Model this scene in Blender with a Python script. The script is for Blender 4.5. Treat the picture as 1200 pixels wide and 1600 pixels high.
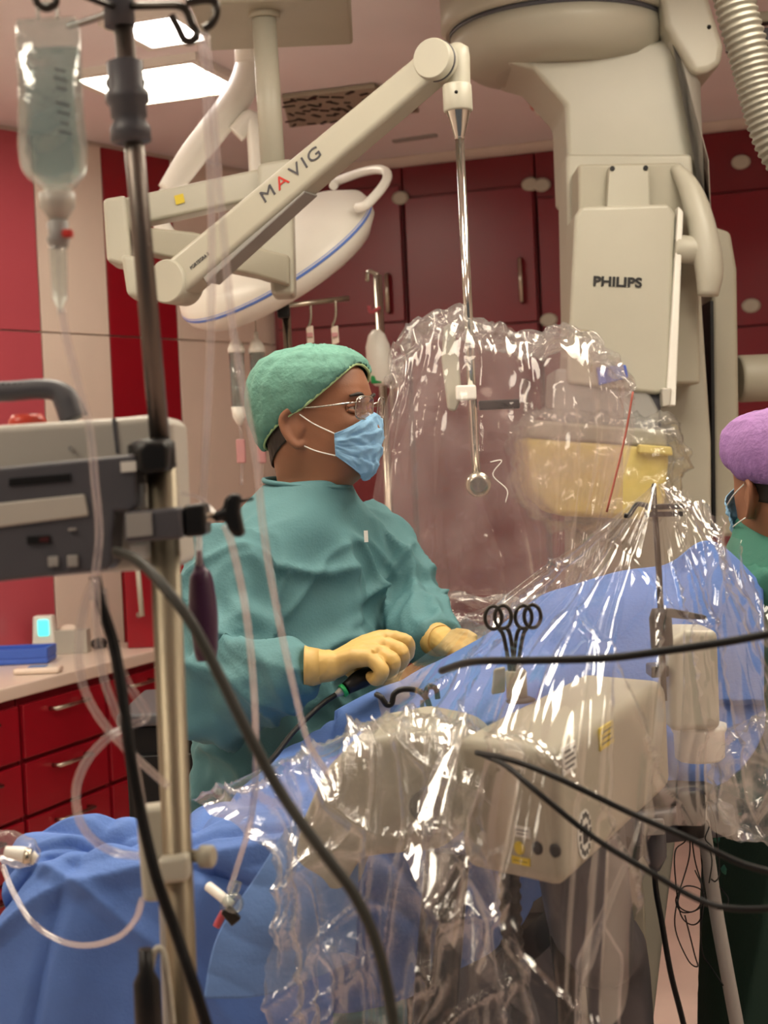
import bpy, bmesh, math, random
import numpy as np
from mathutils import Vector, Matrix, noise

for o in list(bpy.data.objects):
    bpy.data.objects.remove(o)
random.seed(7)
SC = bpy.context.scene
COL = SC.collection
R = math.radians

# ------------------------------------------------------------ camera
FPX = 2400.0
CAM = Vector((0, 0, 1.55))
CM = Matrix.Rotation(R(90 - 1.43), 3, 'X') @ Matrix.Rotation(R(-2.6), 3, 'Z')
cam = bpy.data.cameras.new('camera')
cam.sensor_fit = 'VERTICAL'
cam.sensor_height = 24.0
cam.lens = 24.0 * FPX / 1600.0
cam.clip_start = 0.05
cam.dof.use_dof = True
cam.dof.focus_distance = 2.6
cam.dof.aperture_fstop = 4.4
camo = bpy.data.objects.new('camera', cam)
COL.objects.link(camo)
camo.matrix_world = Matrix.Translation(CAM) @ CM.to_4x4()
SC.camera = camo

# ------------------------------------------------------------ world, light, exposure
wd = bpy.data.worlds.new('world')
SC.world = wd
wd.use_nodes = True
wd.node_tree.nodes['Background'].inputs[0].default_value = (1.0, 0.97, 0.95, 1)
wd.node_tree.nodes['Background'].inputs[1].default_value = 0.15
PANEL_STRENGTH = 17.0
vs = SC.view_settings
vs.view_transform = 'Standard'
vs.look = 'None'
vs.gamma = 1.0
vs.use_curve_mapping = False
vs.exposure = -0.36
SC.cycles.transparent_max_bounces = 24
SC.cycles.max_bounces = 10

# ------------------------------------------------------------ pixel / space helpers
def ray(px, py):
    return CM @ Vector(((px - 600) / FPX, (800 - py) / FPX, -1.0))
def P(px, py, d):
    """point seen at pixel px,py of the 1200x1600 frame at distance d along the view axis"""
    return CAM + ray(px, py) * d
def PZ(px, py, z):
    r = ray(px, py)
    return CAM + r * ((z - CAM.z) / r.z)
def PW(px, py, a, b):
    """ray against the vertical plane through a,b (xy)"""
    r = ray(px, py)
    n = Vector((-(b[1] - a[1]), b[0] - a[0]))
    t = (n.x * (a[0] - CAM.x) + n.y * (a[1] - CAM.y)) / (n.x * r.x + n.y * r.y)
    return CAM + r * t
def V(*a): return Vector(a)

def catmull(pts, n, closed=False):
    """n samples along a Catmull-Rom curve (any dimension, list of sequences)"""
    A = np.array([list(p) for p in pts], float)
    m = len(A)
    if m == 1: return np.repeat(A, n, 0)
    if closed:
        T = np.linspace(0, m, n, endpoint=False)
        idx = lambda i: A[i % m]
    else:
        T = np.linspace(0, m - 1, n)
        def idx(i):
            if i < 0: return 2 * A[0] - A[1]
            if i >= m: return 2 * A[-1] - A[-2]
            return A[i]
    out = []
    for t in T:
        i = int(math.floor(t))
        if not closed: i = min(i, m - 2)
        f = t - i
        p0, p1, p2, p3 = idx(i - 1), idx(i), idx(i + 1), idx(i + 2)
        out.append(0.5 * ((2 * p1) + (-p0 + p2) * f + (2 * p0 - 5 * p1 + 4 * p2 - p3) * f * f + (-p0 + 3 * p1 - 3 * p2 + p3) * f ** 3))
    return np.array(out)

# ------------------------------------------------------------ materials
def lin(c):
    out = []
    for v in c[:3]:
        v = v / 255.0
        out.append(v / 12.92 if v <= 0.04045 else ((v + 0.055) / 1.055) ** 2.4)
    return out + [1.0]
MATS = {}
def mat(name, col, rough=0.5, metal=0.0, var=0.06, scale=8.0, bump=0.0, bscale=60.0, trans=0.0, spec=0.5, emit=None, emits=0.0, sss=0.0, stretch=None, coat=0.0):
    if name in MATS: return MATS[name]
    m = bpy.data.materials.new(name); m.use_nodes = True
    nt = m.node_tree; b = nt.nodes['Principled BSDF']
    b.inputs['Roughness'].default_value = rough
    b.inputs['Metallic'].default_value = metal
    b.inputs['Specular IOR Level'].default_value = spec
    if coat: b.inputs['Coat Weight'].default_value = coat
    if sss:
        b.inputs['Subsurface Weight'].default_value = sss
        b.inputs['Subsurface Radius'].default_value = (0.01, 0.005, 0.003)
    tc = nt.nodes.new('ShaderNodeTexCoord')
    mp = nt.nodes.new('ShaderNodeMapping')
    nt.links.new(tc.outputs['Object'], mp.inputs['Vector'])
    if stretch: mp.inputs['Scale'].default_value = stretch
    nz = nt.nodes.new('ShaderNodeTexNoise')
    nz.inputs['Scale'].default_value = scale; nz.inputs['Detail'].default_value = 5
    nt.links.new(mp.outputs[0], nz.inputs['Vector'])
    cr = nt.nodes.new('ShaderNodeValToRGB')
    c = lin(col)
    cr.color_ramp.elements[0].position = 0.3; cr.color_ramp.elements[1].position = 0.7
    cr.color_ramp.elements[0].color = [x * (1 - var) for x in c[:3]] + [1]
    cr.color_ramp.elements[1].color = [min(1, x * (1 + var)) for x in c[:3]] + [1]
    nt.links.new(nz.outputs['Fac'], cr.inputs['Fac'])
    nt.links.new(cr.outputs['Color'], b.inputs['Base Color'])
    if bump:
        n2 = nt.nodes.new('ShaderNodeTexNoise'); n2.inputs['Scale'].default_value = bscale; n2.inputs['Detail'].default_value = 3
        nt.links.new(mp.outputs[0], n2.inputs['Vector'])
        bp = nt.nodes.new('ShaderNodeBump'); bp.inputs['Strength'].default_value = bump; bp.inputs['Distance'].default_value = 0.01
        nt.links.new(n2.outputs['Fac'], bp.inputs['Height'])
        nt.links.new(bp.outputs[0], b.inputs['Normal'])
    if emit:
        b.inputs['Emission Color'].default_value = lin(emit)
        b.inputs['Emission Strength'].default_value = emits
    MATS[name] = m
    return m

def film(name, tint=(255, 255, 255), gloss=0.10, haze=0.06, rough=0.12, bump=0.25, bscale=30.0, hazecol=(235, 235, 235), ior=1.45, boost=1.5, vor=0.0, cap=.4):
    """clear plastic: see-through + glossy by Fresnel + a little white scatter"""
    if name in MATS: return MATS[name]
    m = bpy.data.materials.new(name); m.use_nodes = True
    nt = m.node_tree; nt.nodes.clear()
    out = nt.nodes.new('ShaderNodeOutputMaterial')
    tr = nt.nodes.new('ShaderNodeBsdfTransparent'); tr.inputs[0].default_value = lin(tint)
    gl = nt.nodes.new('ShaderNodeBsdfGlossy'); gl.inputs['Roughness'].default_value = rough
    df = nt.nodes.new('ShaderNodeBsdfDiffuse'); df.inputs[0].default_value = lin(hazecol)
    tl = nt.nodes.new('ShaderNodeBsdfTranslucent'); tl.inputs[0].default_value = lin(hazecol)
    h = nt.nodes.new('ShaderNodeMixShader'); h.inputs[0].default_value = 0.5
    nt.links.new(df.outputs[0], h.inputs[1]); nt.links.new(tl.outputs[0], h.inputs[2])
    m1 = nt.nodes.new('ShaderNodeMixShader')
    tc = nt.nodes.new('ShaderNodeTexCoord')
    nz = nt.nodes.new('ShaderNodeTexNoise'); nz.inputs['Scale'].default_value = bscale; nz.inputs['Detail'].default_value = 4
    nz.inputs['Distortion'].default_value = 1.2
    nt.links.new(tc.outputs['Object'], nz.inputs['Vector'])
    n3 = nt.nodes.new('ShaderNodeTexNoise'); n3.inputs['Scale'].default_value = 9; n3.inputs['Detail'].default_value = 6
    nt.links.new(tc.outputs['Object'], n3.inputs['Vector'])
    mr = nt.nodes.new('ShaderNodeMapRange'); mr.inputs[1].default_value = .3; mr.inputs[2].default_value = .75
    mr.inputs[3].default_value = haze * 0.3; mr.inputs[4].default_value = haze * 1.8
    nt.links.new(n3.outputs['Fac'], mr.inputs[0])
    nt.links.new(mr.outputs[0], m1.inputs[0])
    nt.links.new(tr.outputs[0], m1.inputs[1]); nt.links.new(h.outputs[0], m1.inputs[2])
    bp = nt.nodes.new('ShaderNodeBump'); bp.inputs['Strength'].default_value = bump; bp.inputs['Distance'].default_value = 0.006
    src = nz.outputs['Fac']
    if vor:
        vo = nt.nodes.new('ShaderNodeTexVoronoi'); vo.inputs['Scale'].default_value = vor; vo.feature = 'F1'
        ad = nt.nodes.new('ShaderNodeMixRGB'); ad.inputs[0].default_value = .12
        nt.links.new(tc.outputs['Object'], ad.inputs[1]); nt.links.new(nz.outputs['Color'], ad.inputs[2])
        nt.links.new(ad.outputs[0], vo.inputs['Vector'])
        mm = nt.nodes.new('ShaderNodeMath'); mm.operation = 'ADD'
        nt.links.new(vo.outputs['Distance'], mm.inputs[0]); nt.links.new(nz.outputs['Fac'], mm.inputs[1])
        src = mm.outputs[0]
    nt.links.new(src, bp.inputs['Height'])
    nt.links.new(bp.outputs[0], gl.inputs['Normal'])
    fr = nt.nodes.new('ShaderNodeFresnel'); fr.inputs[0].default_value = ior
    nt.links.new(bp.outputs[0], fr.inputs['Normal'])
    mu = nt.nodes.new('ShaderNodeMath'); mu.operation = 'MULTIPLY_ADD'; mu.use_clamp = True
    mu.inputs[1].default_value = boost; mu.inputs[2].default_value = gloss
    nt.links.new(fr.outputs[0], mu.inputs[0])
    mn = nt.nodes.new('ShaderNodeMath'); mn.operation = 'MINIMUM'; mn.inputs[1].default_value = cap
    nt.links.new(mu.outputs[0], mn.inputs[0])
    m2 = nt.nodes.new('ShaderNodeMixShader')
    nt.links.new(mn.outputs[0], m2.inputs[0]); nt.links.new(m1.outputs[0], m2.inputs[1]); nt.links.new(gl.outputs[0], m2.inputs[2])
    nt.links.new(m2.outputs[0], out.inputs[0])
    MATS[name] = m
    return m

# ------------------------------------------------------------ object bookkeeping
WPOS = {}
def thing(name, label, cat, loc, group=None):
    o = bpy.data.objects.new(name, None); COL.objects.link(o)
    o.empty_display_size = 0.05
    o.location = loc; WPOS[o.name] = Vector(loc)
    o['label'] = label; o['category'] = cat
    if group: o['group'] = group
    return o
def tag(o, label, cat, group=None, kind=None):
    o['label'] = label
    if cat: o['category'] = cat
    if group: o['group'] = group
    if kind: o['kind'] = kind
    return o
def struct(o, label=None):
    o['kind'] = 'structure'
    if label: o['label'] = label
    return o

class MB:
    def __init__(s): s.v = []; s.f = []; s.sm = []
    def add(s, vs, fs, smooth=False):
        k = len(s.v)
        s.v += [tuple(v) for v in vs]
        for f in fs: s.f.append(tuple(i + k for i in f)); s.sm.append(smooth)
        return s
    def box(s, c, size, ax=None):
        X, Y, Z = ax if ax else (V(1, 0, 0), V(0, 1, 0), V(0, 0, 1))
        c = Vector(c); a, b, d = [x / 2 for x in size]
        vs = [c + X * (a * i) + Y * (b * j) + Z * (d * k) for k in (-1, 1) for j in (-1, 1) for i in (-1, 1)]
        return s.add(vs, [(0, 2, 3, 1), (4, 5, 7, 6), (0, 1, 5, 4), (2, 6, 7, 3), (0, 4, 6, 2), (1, 3, 7, 5)])
    def prism(s, poly, vec):
        """closed polygon (3d points) pushed along vec"""
        n = len(poly); poly = [Vector(p) for p in poly]; vec = Vector(vec)
        # orient so the front polygon faces against vec
        nn = Vector((0, 0, 0))
        for i in range(n):
            a, b = poly[i], poly[(i + 1) % n]; nn += a.cross(b)
        if nn.dot(vec) > 0: poly = poly[::-1]
        vs = poly + [p + vec for p in poly]
        fs = [tuple(range(n)), tuple(range(2 * n - 1, n - 1, -1))]
        for i in range(n):
            j = (i + 1) % n; fs.append((i, i + n, j + n, j))
        return s.add(vs, fs)
    def tube(s, pts, r, n=10, samples=None, closed=False, flat=None):
        """swept circle; r number or list; samples -> Catmull smoothing"""
        pts = [Vector(p) for p in pts]
        rr = r if isinstance(r, (list, tuple)) else [r] * len(pts)
        if samples:
            A = catmull([list(p) + [q] for p, q in zip(pts, rr)], samples, closed)
            pts = [Vector(a[:3]) for a in A]; rr = [max(1e-5, a[3]) for a in A]
        m = len(pts); vs = []; fs = []
        prev = None
        for i in range(m):
            if closed: t = pts[(i + 1) % m] - pts[i - 1]
            else: t = pts[min(i + 1, m - 1)] - pts[max(i - 1, 0)]
            if t.length < 1e-9: t = Vector((0, 0, 1))
            t.normalize()
            if prev is None:
                a = V(0, 0, 1) if abs(t.z) < .9 else V(1, 0, 0)
                u = t.cross(a).normalized()
            else:
                u = prev - t * prev.dot(t)
                u = u.normalized() if u.length > 1e-6 else t.orthogonal().normalized()
            prev = u; w = t.cross(u)
            for k in range(n):
                an = 2 * math.pi * k / n
                fy = flat if flat else 1.0
                vs.append(pts[i] + (u * math.cos(an) + w * math.sin(an) * fy) * rr[i])
        L = m if closed else m - 1
        for i in range(L):
            i2 = (i + 1) % m
            for k in range(n):
                k2 = (k + 1) % n
                fs.append((i * n + k, i * n + k2, i2 * n + k2, i2 * n + k))
        s.add(vs, fs, True)
        if not closed:
            k = len(s.v) - m * n
            s.f.append(tuple(k + i for i in range(n - 1, -1, -1))); s.sm.append(False)
            s.f.append(tuple(k + (m - 1) * n + i for i in range(n))); s.sm.append(False)
        return s
    def lathe(s, prof, org, axis=(0, 0, 1), n=32, sx=1.0, xdir=None):
        """prof: list of (radius, height along axis)"""
        ax = Vector(axis).normalized(); org = Vector(org)
        u = Vector(xdir) if xdir else ax.orthogonal()
        u = (u - ax * u.dot(ax)).normalized(); w = ax.cross(u)
        vs = []; fs = []; m = len(prof)
        for r, h in prof:
            for k in range(n):
                an = 2 * math.pi * k / n
                vs.append(org + ax * h + (u * math.cos(an) * sx + w * math.sin(an)) * max(r, 1e-5))
        for i in range(m - 1):
            for k in range(n):
                k2 = (k + 1) % n
                fs.append((i * n + k, i * n + k2, (i + 1) * n + k2, (i + 1) * n + k))
        s.add(vs, fs, True)
        k = len(s.v) - m * n
        s.f.append(tuple(k + i for i in range(n - 1, -1, -1))); s.sm.append(False)
        s.f.append(tuple(k + (m - 1) * n + i for i in range(n))); s.sm.append(False)
        return s
    def ball(s, c, rad, n=16, m=10):
        c = Vector(c); rx, ry, rz = rad if isinstance(rad, (tuple, list)) else (rad,) * 3
        vs = []; fs = []
        for i in range(m + 1):
            th = math.pi * i / m
            for k in range(n):
                an = 2 * math.pi * k / n
                st = max(math.sin(th), 1e-4)
                vs.append(c + V(rx * st * math.cos(an), ry * st * math.sin(an), -rz * math.cos(th)))
        for i in range(m):
            for k in range(n):
                k2 = (k + 1) % n
                fs.append((i * n + k, i * n + k2, (i + 1) * n + k2, (i + 1) * n + k))
        return s.add(vs, fs, True)
    def grid(s, A, closed_u=False):
        nv, nu = A.shape[:2]; fs = []
        for j in range(nv - 1):
            for i in range(nu if closed_u else nu - 1):
                i2 = (i + 1) % nu
                fs.append((j * nu + i, j * nu + i2, (j + 1) * nu + i2, (j + 1) * nu + i))
        return s.add(A.reshape(-1, 3).tolist(), fs, True)
    def xf(s, M):
        s.v = [tuple(M @ Vector(v)) for v in s.v]; return s
    def build(s, name, m, parent=None, bevel=0.0, seg=2, solid=0.0, subsurf=0, smooth=None):
        A = np.array(s.v, float)
        c = (A.min(0) + A.max(0)) / 2; c[2] = A[:, 2].min()
        me = bpy.data.meshes.new(name)
        me.from_pydata((A - c).tolist(), [], s.f)
        for p, q in zip(me.polygons, s.sm): p.use_smooth = q if smooth is None else smooth
        me.materials.append(m)
        me.update()
        o = bpy.data.objects.new(name, me); COL.objects.link(o)
        WPOS[o.name] = Vector(c)
        if parent is not None:
            o.parent = parent; o.location = Vector(c) - WPOS[parent.name]
        else: o.location = Vector(c)
        if bevel:
            md = o.modifiers.new('bevel', 'BEVEL'); md.width = bevel; md.segments = seg; md.limit_method = 'ANGLE'; md.angle_limit = R(35)
            md.harden_normals = False
            for p in me.polygons: p.use_smooth = True
            md2 = o.modifiers.new('wn', 'WEIGHTED_NORMAL'); md2.keep_sharp = True
        if solid:
            md = o.modifiers.new('solid', 'SOLIDIFY'); md.thickness = solid; md.offset = 0
        if subsurf:
            md = o.modifiers.new('sub', 'SUBSURF'); md.levels = subsurf; md.render_levels = subsurf
        return o

def union(mbs, voxel, smooth=6, factor=0.5):
    """merge closed shapes into one continuous skin (voxel remesh)"""
    t = MB()
    for b in mbs:
        t.add(b.v, b.f, True)
    me = bpy.data.meshes.new('tmp'); me.from_pydata(t.v, [], t.f); me.update()
    bm = bmesh.new(); bm.from_mesh(me); bmesh.ops.recalc_face_normals(bm, faces=bm.faces); bm.to_mesh(me); bm.free()
    o = bpy.data.objects.new('tmp', me); COL.objects.link(o)
    md = o.modifiers.new('r', 'REMESH'); md.mode = 'VOXEL'; md.voxel_size = voxel; md.use_smooth_shade = True
    if smooth:
        ms = o.modifiers.new('s', 'SMOOTH'); ms.iterations = smooth; ms.factor = factor
    bpy.context.view_layer.update()
    dg = bpy.context.evaluated_depsgraph_get()
    m2 = bpy.data.meshes.new_from_object(o.evaluated_get(dg))
    out = MB()
    out.v = [tuple(v.co) for v in m2.vertices]
    out.f = [tuple(p.vertices) for p in m2.polygons]
    out.sm = [True] * len(out.f)
    out.n = [v.normal.copy() for v in m2.vertices]
    bpy.data.objects.remove(o); bpy.data.meshes.remove(me); bpy.data.meshes.remove(m2)
    return out
def displace(mb, fn):
    mb.v = [tuple(Vector(v) + n * fn(Vector(v), n)) for v, n in zip(mb.v, mb.n)]
    return mb
def cut(mb, keep):
    """drop faces whose centre fails keep(p)"""
    f2 = []
    for f in mb.f:
        c = sum((Vector(mb.v[i]) for i in f), Vector()) / len(f)
        if keep(c): f2.append(f)
    used = sorted({i for f in f2 for i in f}); mp = {a: b for b, a in enumerate(used)}
    o = MB(); o.v = [mb.v[i] for i in used]; o.f = [tuple(mp[i] for i in f) for f in f2]; o.sm = [True] * len(f2)
    if hasattr(mb, 'n'): o.n = [mb.n[i] for i in used]
    return o
def ridge(x): return 1 - abs(x)
def nz(x, y, z): return noise.noise(Vector((x, y, z)))
def vor(x, y, z):
    d = noise.voronoi(Vector((x, y, z)))[0]
    return d[0]
def vor2(x, y, z):
    d = noise.voronoi(Vector((x, y, z)))[0]
    return d[1] - d[0]

def gridsurf(rows, nu, nv, fn=None):
    """smooth surface through rows of control points; fn(u,v,p)->offset along the normal"""
    rows = [catmull(r, nu) for r in rows]
    A = np.zeros((nv, nu, 3))
    for i in range(nu):
        A[:, i, :] = catmull([r[i] for r in rows], nv)
    if fn:
        du = np.gradient(A, axis=1); dv = np.gradient(A, axis=0)
        N = np.cross(du, dv); N /= (np.linalg.norm(N, axis=2, keepdims=True) + 1e-9)
        D = np.zeros((nv, nu))
        for j in range(nv):
            for i in range(nu):
                D[j, i] = fn(i / (nu - 1), j / (nv - 1), A[j, i])
        A = A + N * D[..., None]
    return A
def PR(lst): return [P(*p) for p in lst]

def text_mesh(body, size, origin, right, up, m, name, parent, bold=0.0, depth=0.0015, width=None):
    cu = bpy.data.curves.new('t', 'FONT'); cu.body = body; cu.size = size; cu.offset = bold; cu.extrude = depth / 2
    cu.align_x = 'LEFT'; cu.resolution_u = 4
    o = bpy.data.objects.new('t', cu); COL.objects.link(o)
    bpy.context.view_layer.update()
    dg = bpy.context.evaluated_depsgraph_get()
    me = bpy.data.meshes.new_from_object(o.evaluated_get(dg))
    b = MB(); right = Vector(right).normalized(); up = Vector(up).normalized(); nn = right.cross(up)
    xs = [v.co.x for v in me.vertices]; w = max(xs) - min(xs)
    k = width / w if width else 1.0
    b.v = [tuple(Vector(origin) + right * ((v.co.x - min(xs)) * k) + up * v.co.y + nn * v.co.z) for v in me.vertices]
    b.f = [tuple(p.vertices) for p in me.polygons]; b.sm = [False] * len(b.f)
    bpy.data.objects.remove(o); bpy.data.curves.remove(cu); bpy.data.meshes.remove(me)
    return b.build(name, m, parent)
# ------------------------------------------------------------ palette
M = dict(
    ceil=mat('ceiling_paint', (242, 234, 236), .75, var=.03, scale=2),
    white=mat('white_wall', (226, 212, 200), .5, var=.03),
    wpanel=mat('white_laminate', (232, 216, 202), .3, var=.02),
    red=mat('red_laminate', (150, 18, 34), .28, var=.06, scale=2.5),
    pink=mat('pink_hazed_red', (192, 84, 96), .3, var=.05, scale=2),  # red panels washed pink by haze; also plain pink parts
    maroon=mat('maroon_laminate', (112, 14, 28), .35, var=.06, scale=2),
    maroon2=mat('maroon_door', (122, 16, 34), .3, var=.07, scale=2),
    gap=mat('dark_gap', (50, 8, 14), .7),
    floor=mat('pink_vinyl', (212, 188, 178), .35, var=.08, scale=5),
    beige=mat('beige_enamel', (180, 177, 162), .38, var=.03, scale=6),
    beige2=mat('beige_enamel_dull', (164, 159, 142), .45, var=.04, scale=6),
    bwhite=mat('lamp_white', (240, 238, 230), .3, var=.02),
    grey=mat('grey_plastic', (150, 148, 144), .45, var=.04),
    ltgrey=mat('light_grey_plastic', (182, 178, 168), .42, var=.04),
    dkgrey=mat('dark_grey_plastic', (74, 74, 80), .45, var=.05),
    black=mat('black_plastic', (13, 13, 14), .42, var=.1, spec=.35),
    rubber=mat('black_rubber', (12, 12, 13), .5, var=.1, spec=.25),
    steel=mat('brushed_steel', (190, 184, 170), .24, 1.0, var=.05, scale=40, stretch=(1, 1, .05)),
    psteel=mat('pole_steel', (136, 126, 108), .45, 1.0, var=.06, scale=30, stretch=(1, 1, .05)),
    hosegrey=mat('hose_grey', (128, 124, 112), .4, .3, var=.06),
    gown_skirt=mat('gown_shade_green', (22, 54, 44), .8, var=.1, scale=10, bump=.1, bscale=200),  # lower gown green, darkened for shade
    dsteel=mat('dull_steel', (112, 104, 98), .4, 1.0, var=.06, scale=30, stretch=(1, 1, .05)),
    chrome=mat('chrome', (215, 212, 205), .1, 1.0, var=.02),
    dmetal=mat('dark_metal', (70, 66, 62), .3, .9, var=.08),
    yellow=mat('yellow_enamel', (226, 206, 120), .45, var=.05),
    amber=mat('label_yellow', (214, 190, 40), .5, var=.04),
    paper=mat('label_white', (222, 222, 215), .6, var=.02),
    print_=mat('print_black', (30, 30, 32), .6),
    tape=mat('dull_red_tape', (164, 84, 72), .6),
    palepink=mat('pale_pink_plastic', (206, 150, 152), .5),
    printred=mat('print_red', (190, 44, 36), .6),
    blue=mat('drape_blue', (84, 118, 186), .75, var=.08, scale=14, bump=.12, bscale=180),
    blue2=mat('drape_blue_light', (104, 140, 200), .75, var=.06, scale=14, bump=.12, bscale=180),
    gown=mat('gown_teal', (80, 126, 132), .72, var=.07, scale=10, bump=.12, bscale=220),
    gown2=mat('gown_green', (52, 114, 98), .72, var=.08, scale=10, bump=.12, bscale=220),
    cap=mat('cap_green', (98, 148, 134), .8, var=.12, scale=38, bump=.3, bscale=120),
    cap2=mat('cap_purple', (148, 108, 164), .8, var=.14, scale=38, bump=.3, bscale=140),
    band=mat('cap_band', (178, 206, 150), .7),
    skin=mat('skin', (146, 98, 72), .5, var=.08, scale=16, bump=.05, bscale=300, sss=.08),
    hair=mat('hair_dark', (40, 30, 24), .6, var=.3, scale=60),
    mask=mat('mask_blue', (140, 188, 226), .75, var=.05, scale=30, bump=.1, bscale=250),
    strap=mat('elastic_white', (235, 232, 225), .7),
    latex=mat('latex_glove', (202, 168, 98), .48, var=.07, scale=18, bump=.08, bscale=90),
    eye=mat('eye_white', (176, 164, 154), .25),
    iris=mat('eye_iris', (40, 26, 18), .15),
    lens=film('spectacle_lens', gloss=.05, haze=0.0, rough=.02, bump=0, boost=1.2),
    silver=mat('spectacle_metal', (200, 196, 188), .15, 1.0),
    purple=mat('dark_purple_rubber', (58, 22, 58), .4, var=.1),
    cyan=mat('cyan_lamp', (80, 230, 220), .4, emit=(70, 240, 225), emits=2.5),
    trayblue=mat('blue_tray', (64, 104, 206), .5),
    green=mat('green_clip', (24, 150, 80), .5),
    redlamp=mat('red_lens', (206, 70, 52), .35),
    lampglow=mat('lamp_diffuser', (255, 244, 214), .6, emit=(255, 243, 222), emits=PANEL_STRENGTH),
    reflglow=mat('reflection_glow', (255, 250, 250), .6, emit=(255, 244, 240), emits=PANEL_STRENGTH),
    greyrub=mat('grey_rubber', (52, 52, 47), .45, var=.1, spec=.3),
    bluestripe=mat('stripe_blue', (96, 136, 226), .4),
    film=film('clear_film', gloss=.015, haze=.03, rough=.08, bump=.14, bscale=12, boost=1.0, cap=.3),
    crumple=film('crumpled_film', gloss=.03, haze=.10, rough=.12, bump=.32, bscale=20, boost=1.05, vor=16, cap=.34),
    bagfilm=film('bag_cover_film', gloss=.015, haze=.085, rough=.09, bump=.2, bscale=14, boost=1.0, cap=.32, hazecol=(240, 222, 224)),
    acryl=film('lead_acrylic', tint=(250, 245, 243), gloss=.02, haze=.12, rough=.04, bump=0, boost=1.0, hazecol=(236, 222, 222)),
    tubing=film('clear_tubing', gloss=.08, haze=.17, rough=.1, bump=.0, boost=1.3, hazecol=(222, 204, 206)),
    bag=film('bag_film', tint=(240, 246, 244), gloss=.06, haze=.14, rough=.1, bump=.4, bscale=25, boost=1.4, hazecol=(225, 228, 225)),
    fluid=film('saline', tint=(214, 226, 226), gloss=.05, haze=.22, rough=.08, bump=.15, bscale=14, boost=1.2, hazecol=(196, 210, 212)),
)

# ------------------------------------------------------------ room shell
CZ = 2.95
C0 = (-0.48, 7.08)                       # far corner
A0 = (-1.46, 5.84)
A1 = (-3.0, 3.9)
B1 = (3.2, 5.87)
poly = [A1, (-3.0, -1.6), (3.2, -1.6), B1, C0]
b = MB(); b.prism([V(x, y, 0) for x, y in poly], V(0, 0, -.05)); struct(b.build('floor', M['floor']), 'pinkish vinyl floor of the operating room')
b = MB(); b.prism([V(x, y, CZ) for x, y in poly], V(0, 0, .05)); ceiling = struct(b.build('ceiling', M['ceil']), 'pale pinkish white ceiling')
def wall(name, a, c, m, th=.08, label=None):
    d = (V(c[0], c[1], 0) - V(a[0], a[1], 0)); n = V(-d.y, d.x, 0).normalized() * th
    b = MB(); b.prism([V(a[0], a[1], 0), V(c[0], c[1], 0), V(c[0], c[1], CZ), V(a[0], a[1], CZ)], n)
    return struct(b.build(name, m), label)
wl = wall('wall_left', A1, C0, M['white'], label='white wall with red and white panels')
wb = wall('wall_back', C0, B1, M['maroon'], label='maroon back wall behind the cabinets')
wall('wall_right', B1, (3.2, -1.6), M['white'])
wall('wall_side', (-3.0, -1.6), A1, M['white'])

# wall panels on the left wall: px left, px right, top pixel, material
dl = (V(*C0, 0) - V(*A1, 0)).normalized(); nl = V(dl.y, -dl.x, 0)          # nl points into the room
def panel(pa, pb, z0, z1, m):
    a = PW(pa, 450, A1, C0); c = PW(pb, 450, A1, C0)
    a.z = c.z = z0; a += nl * .003; c += nl * .003
    b = MB(); b.prism([a + nl * .014, c + nl * .014, V(c.x, c.y, z1) + nl * .014, V(a.x, a.y, z1) + nl * .014], -nl * .014)
    return b.build('panel', m, wl, bevel=.002)
def topz(px, py): return PW(px, py, A1, C0).z
zs = topz(110, 522)
for pa, pb, ty, m in ((-170, -62, 170, M['pink']), (-60, 56, 199, M['pink']), (58, 163, 150, M['wpanel']), (165, 222, 196, M['red']), (223, 270, 214, M['red']), (272, 432, 225, M['wpanel'])):  # far-left red panels coloured pink for the haze over them
    zt = min(topz((pa + pb) / 2, ty), CZ - .02)
    if m is M['wpanel']: zt = CZ - .02
    panel(pa, pb, .1, zs - .003, m); panel(pa, pb, zs + .003, zt, m)
# cove strip where ceiling meets the back wall
db = (V(*B1, 0) - V(*C0, 0)).normalized(); nb = V(db.y, -db.x, 0)
if nb.y > 0: nb = -nb
b = MB(); b.prism([V(*C0, CZ) , V(*B1, CZ), V(*B1, CZ - .05), V(*C0, CZ - .05)], nb * .03)
struct(b.build('trim_1', M['white'], bevel=.004), 'pale strip along the top of the back wall')

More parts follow.
